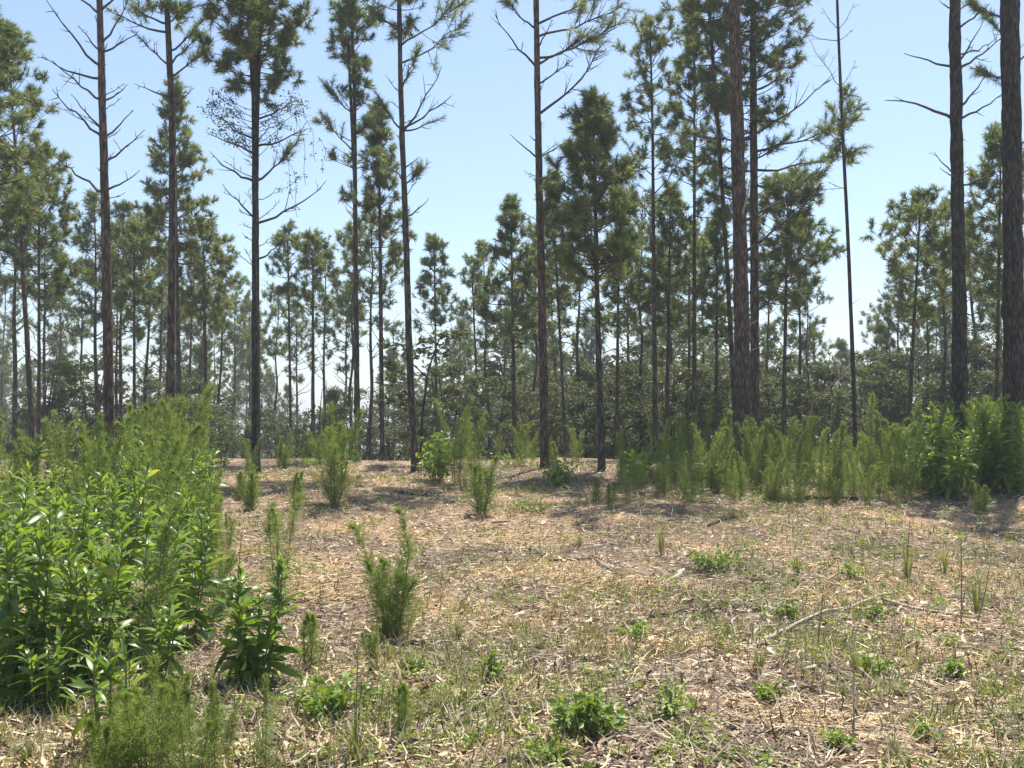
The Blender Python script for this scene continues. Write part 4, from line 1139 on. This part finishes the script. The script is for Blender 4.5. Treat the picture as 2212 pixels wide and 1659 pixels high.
for i, a in enumerate([(1272, 1597, 120, 130, 'bright yellow-green weed near the bottom middle'), (690, 1550, 100, 210, 'bright low leafy patch right of the near fennel'), (1205, 1052, 75, 100, 'bright rounded bush at the edge of the ground shade'),
    (1540, 1232, 50, 130, 'low spreading green patch right of the dark fallen twig'), (1365, 1380, 48, 100, 'flat green weed below the dark brush'), (1062, 1480, 95, 70, 'upright weed above the pale short stick'), (890, 1455, 55, 70, 'small weed between lone fennel and bottom edge'),
    (1452, 1560, 75, 50, 'thin upright weed right of the bright bottom weed'), (1890, 1345, 60, 70, 'yellowish weed under the long pale branch'), (1895, 1465, 65, 60, 'weed below the bent pale stalk'), (1660, 1520, 60, 80, 'sprawling weed right of the bright bottom weed'),
    (1705, 1335, 40, 60, 'small yellowish weed above the long pale branch'), (1838, 1250, 36, 60, 'small tuft left of the stalk grass'), (1990, 1600, 55, 90, 'broad leaved weed near the bottom right'), (2060, 1470, 45, 60, 'small weed in the right half, near the dark twig'), (1180, 1640, 45, 120, 'low weeds at the bottom middle'),
    (1820, 1620, 45, 90, 'low weeds at the bottom right of middle'), (800, 1520, 45, 90, 'low weed left of the fennel sprig'), (480, 1010, 40, 90, 'pale green low growth at the crest'), (590, 1150, 40, 90, 'low green growth left of the straw'), (1500, 1085, 35, 120, 'low green growth beyond the straw'), (1700, 1080, 36, 140, 'low green growth below the big trunk'), (1150, 1105, 30, 120, 'low green growth in front of the shade'), (660, 1010, 40, 120, 'low growth behind the fan-shaped fennel'), (1100, 1010, 45, 140, 'low growth left of the bright bush')]):
    low_weed(800 + i, *a, **({0: dict(n=300, size=.06), 1: dict(n=240, size=.06), 2: dict(n=260, size=.085), 3: dict(n=260, size=.05)}.get(i, {})))
low_weed(850, 950, 1045, 125, 90, 'rusty leaved bush among the tall dog fennel cluster', n=240, size=.09, name='rusty_bush', cat='bush', group=None)
low_weed(851, 945, 1040, 110, 100, 'green leafy growth wrapped around the rusty leaved bush', n=200, size=.09, mat=M_BROAD, group=None)
bpy.data.objects['rusty_bush'].children[1].data.materials[0] = M_RUST

def grass_tuft(seed, x, yb, hpx, wpx, label, n=46, mat=None):
    p = gp(x, yb); s = p[1] / FOC; rng = np.random.default_rng(seed)
    H, W = hpx * s, wpx * s / 2
    a_ = Acc()
    for k in range(n):
        a = rng.uniform(0, 6.28); rr = W * rng.random() ** .7; h = H * rng.uniform(.4, 1)
        top = np.array([math.cos(a) * rr, math.sin(a) * rr, h]); b = top * [.12, .12, 0]
        P = bez(b - [0, 0, .01], b + [top[0] * .25, top[1] * .25, h * .9], top - [0, 0, h * .15 * rr / max(W, .01)], 5)
        sd = np.array([-math.sin(a), math.cos(a), 0]) * rng.uniform(.0018, .0042)
        wd = np.array([.7, 1, .9, .6, .08])[:, None]
        V = np.stack([P - sd * wd, P + sd * wd], 1).reshape(-1, 3)
        F = np.array([[2 * i, 2 * i + 1, 2 * i + 3, 2 * i + 2] for i in range(4)])
        a_.add(V, F, np.clip(rng.normal(.6, .3), 0, 1))
    o = a_.build('grass_tuft', mat or M_GRASS)
    o.location = tuple(p); tag(o, label, 'grass', 'grass tufts in the straw')
for i, a in enumerate([(2110, 1325, 105, 120, 'green grass tuft at the right, below the twig'), (1960, 1250, 90, 90, 'grass tuft with a tall stalk, right half'), (1430, 1200, 75, 80, 'pale grass tuft in the middle distance'), (770, 1640, 110, 170, 'spreading grass tuft at the foot of the tall dry stalk'), (60, 1655, 60, 120, 'yellowish grass tuft in the bottom left corner'), (1930, 1640, 60, 120, 'grass tuft near the bottom right'),
    (1640, 1450, 60, 90, 'thin grass tuft left of the long pale branch'), (1845, 1450, 60, 70, 'thin grass tuft beside the bent pale stalk'), (990, 1380, 60, 70, 'dry grass tuft right of the lone fennel'), (1720, 1240, 50, 70, 'short grass tuft above the long pale branch'), (2150, 1500, 50, 90, 'short grass tuft at the right edge'), (1000, 1060, 70, 90, 'pale grass clump in front of the rusty bush'), (1770, 1130, 40, 90, 'low grass tuft beyond the straw, right half'), (1250, 1180, 36, 70, 'low grass tuft by the dark fallen twig'), (2040, 1240, 70, 80, 'grass tuft right of the stalk grass'), (560, 1640, 70, 110, 'grass tuft by the single near fennel plume')]):
    grass_tuft(880 + i, *a)

# ------------------------------------------------------------------ fallen sticks and stalks
def stick(label, pts, w0, w1, mat=None, name='fallen_stick', side=(), lift=None, group='fallen sticks in the straw'):
    rng = np.random.default_rng(abs(hash(label)) % 1000 if False else sum(map(ord, label)))
    G = np.array([gp(x, y) for x, y in pts]); d = G[:, 1].mean(); r0, r1 = w0 * d / FOC / 2, w1 * d / FOC / 2
    k = max(6, len(pts) * 4)
    s = np.linspace(0, 1, len(pts)); ss = np.linspace(0, 1, k)
    P = np.stack([np.interp(ss, s, G[:, i]) for i in range(3)], 1)
    P[1:-1, :2] += rng.normal(size=(k - 2, 2)) * r0 * .5
    rad = np.linspace(r0, r1, k) * rng.uniform(.88, 1.12, k)
    P[:, 2] = hgt(P[:, 0], P[:, 1]) + rad * .6 + (np.interp(ss, np.linspace(0, 1, len(lift)), lift) if lift else .008)
    a = Acc(); tube(a, P, rad, 7)
    for c in (0, k - 1):                          # broken ends
        V, F = tube_geo(np.stack([P[c], P[c] + (P[c] - P[1 if c == 0 else k - 2]) * .12]), [rad[c], rad[c] * .25], 7); a.add(V, F)
    for t, dx, dy, l in side:
        q = P[int(t * (k - 1))]; e = q + np.array([dx, dy, .25]) * l
        tube(a, np.stack([q, (q + e) / 2 + [0, 0, .01], e]), [r1 * .9, r1 * .7, r1 * .4], 5)
    b = P[0].copy(); o = a.build(name, mat or M_TWIG, origin=b); o.location = tuple(b)
    tag(o, label, 'stick', group)
def stalk(label, pts, w0, mat=None, d=None):
    p = gp(*pts[0]); d = p[1]
    P = np.array([p - [0, 0, .02]] + [at(x, y, d) for x, y in pts[1:]])
    k = 10; s = np.linspace(0, 1, len(P)); ss = np.linspace(0, 1, k)
    P = np.stack([np.interp(ss, s, P[:, i]) for i in range(3)], 1)
    a = Acc(); r = .7 * w0 * d / FOC / 2; tube(a, P, np.linspace(r, r * .45, k), 5)
    o = a.build('dry_stalk', mat or M_STALK, origin=p); o.location = tuple(p); tag(o, label, 'stalk', 'dry stalks in the clearing')
stick('long pale bare branch lying across the right half', [(1612, 1408), (1660, 1385), (1750, 1345), (1860, 1310), (1965, 1275)], 9, 4, M_PALE, 'fallen_branch', lift=[.0, .02, .04, .03, .02])
stick('pale stick end meeting the long branch from the right', [(1905, 1303), (1980, 1322), (2110, 1336)], 7, 5, M_PALE, lift=[.03, .02, .0])
stick('dark crooked twig in the middle of the straw', [(1145, 1190), (1200, 1215), (1280, 1210), (1300, 1225), (1335, 1243)], 9, 4, M_TWIG, side=[(.5, .4, .5, .25)])
stick('thick dark curved stick at the bottom left of middle', [(815, 1658), (850, 1628), (885, 1616), (925, 1612)], 16, 9, M_BARK_DARK, lift=[.0, .02, .03, .0])
stick('short pale stick beside the upright weed', [(1062, 1432), (1100, 1424), (1142, 1412)], 10, 7, M_PALE)
stick('bleached knobby stick in the middle right', [(1432, 1266), (1460, 1250), (1476, 1236)], 9, 10, M_PALE)
stick('dark log piece at the foot of the lone bushy fennel', [(820, 1396), (862, 1399), (915, 1392)], 11, 9, M_BARK_DARK)
stick('white split chip on the log piece by the lone fennel', [(898, 1391), (935, 1383)], 9, 9, M_PALE, 'wood_chip')
stick('short pale stick standing up left of the lone fennel', [(706, 1388), (720, 1428)], 9, 6, M_PALE)
stick('dark branch lying below the weed band on the right', [(1715, 1078), (1790, 1076), (1875, 1082)], 7, 5, M_BARK_DARK)
stick('curved stick arching over dark ground at the bottom middle', [(1310, 1585), (1340, 1545), (1385, 1532), (1440, 1535)], 9, 4, M_TWIG, lift=[0, .03, .05, .03])
stick('dark twig in the lower right', [(1995, 1430), (2020, 1468), (2058, 1500)], 8, 5, M_BARK_DARK)
stick('brown twig beyond the straw, middle right', [(1530, 1138), (1570, 1122), (1620, 1118)], 6, 4, M_TWIG)
stick('thin twig at the right beyond the straw', [(1840, 1120), (1910, 1125)], 5, 3, M_TWIG)
stick('dark brush stick left of the flat green weed', [(1320, 1370), (1420, 1335), (1520, 1320)], 9, 5, M_BARK_DARK, side=[(.4, .3, .5, .3), (.7, .6, -.2, .25)])
stick('leaning stick in the bottom right quarter', [(1960, 1575), (2025, 1556)], 9, 8, M_PALE)
stick('grey stick in the shade below the big trunk', [(1380, 1048), (1440, 1036), (1510, 1040)], 7, 4, M_TWIG, side=[(.5, .2, .6, .5), (.3, -.3, .5, .4)])
stick('brown stick left of the shade band', [(850, 1062), (900, 1072), (960, 1066)], 6, 4, M_TWIG)
stick('pale twig left of the dark crooked twig', [(1060, 1130), (1100, 1128)], 6, 4, M_PALE)
stick('dark twig at the bottom edge, middle right', [(1395, 1655), (1440, 1612)], 8, 5, M_BARK_DARK)
stick('dark stick pieces left of the lower weeds', [(1000, 1540), (1050, 1500)], 7, 5, M_BARK_DARK)
stick('small pale chip in the lower right', [(1860, 1600), (1900, 1590)], 9, 7, M_PALE, 'wood_chip')
stalk('tall dry stalk rising from the spreading grass tuft', [(768, 1650), (770, 1520), (773, 1400)], 7)
stalk('thin upright stalk at the right, by the grass tuft', [(2076, 1345), (2077, 1250), (2076, 1165)], 5)
stalk('leaning thin stalk at the far right', [(2110, 1345), (2128, 1280), (2140, 1210)], 5)
stalk('stalk standing in the stalk grass', [(1955, 1250), (1960, 1190), (1966, 1125)], 5)
stalk('dark stub twig above the long pale branch', [(1765, 1400), (1772, 1340), (1778, 1285)], 6)
stalk('bent pale stalk below the long branch', [(1845, 1590), (1843, 1450), (1845, 1380), (1858, 1335), (1872, 1318)], 6, M_PALE)
stalk('small stalk in the left middle straw', [(515, 1260), (518, 1200), (522, 1150)], 4)
stalk('bleached dead stem in the weed band left of the slim clumped pine', [(1412, 960), (1400, 900), (1380, 850)], 4, M_PALE)
RND = random.Random(5)
# bent dead sapling arching in the undergrowth
P = np.array([at(x, y, 22.0) for x, y in [(1738, 900), (1755, 868), (1790, 836), (1830, 808), (1880, 775), (1905, 772)]]); P[0, 2] = hgt(P[0, 0], 22.0)
a = Acc(); tube(a, P, np.linspace(.022, .008, 6), 6)
for i_ in (1, 2, 3, 4, 4):
    q_ = P[i_]; e_ = q_ + np.array([RND.uniform(-.3, .4), RND.uniform(-.3, .3), RND.uniform(-.25, .35)]); tube(a, np.stack([q_, (q_ + e_) / 2 + [0, 0, .03], e_]), [.007, .005, .003], 4)
o = a.build('dead_sapling', M_DULL, origin=P[0]); o.location = tuple(P[0]); tag(o, 'pale dead sapling arching through the undergrowth left of the leaning pole', 'sapling')

# ------------------------------------------------------------------ the hot hazy air between the pines
hx, hy0, hy1, hz0, hz1 = 7400.0, -300.0, 7400.0, -74.0, 24.0
a = Acc()
a.add([(-hx, hy0, hz0), (hx, hy0, hz0), (hx, hy1, hz0), (-hx, hy1, hz0), (-hx, hy0, hz1), (hx, hy0, hz1), (hx, hy1, hz1), (-hx, hy1, hz1)],
      [(3, 2, 1, 0), (4, 5, 6, 7), (0, 1, 5, 4), (1, 2, 6, 5), (2, 3, 7, 6), (3, 0, 4, 7)])
m, nt, out = mat_new('haze_air')
pv = node(nt, 'ShaderNodeVolumePrincipled')
pv.inputs['Color'].default_value = (0.86, 0.92, 1.0, 1)
pv.inputs['Density'].default_value = HAZE
pv.inputs['Anisotropy'].default_value = 0.2
nt.links.new(pv.outputs[0], out.inputs['Volume'])
hz = a.build('haze', m, smooth=False)
tag(hz, 'thin bright summer haze hanging between the pines', 'haze', kind='stuff')
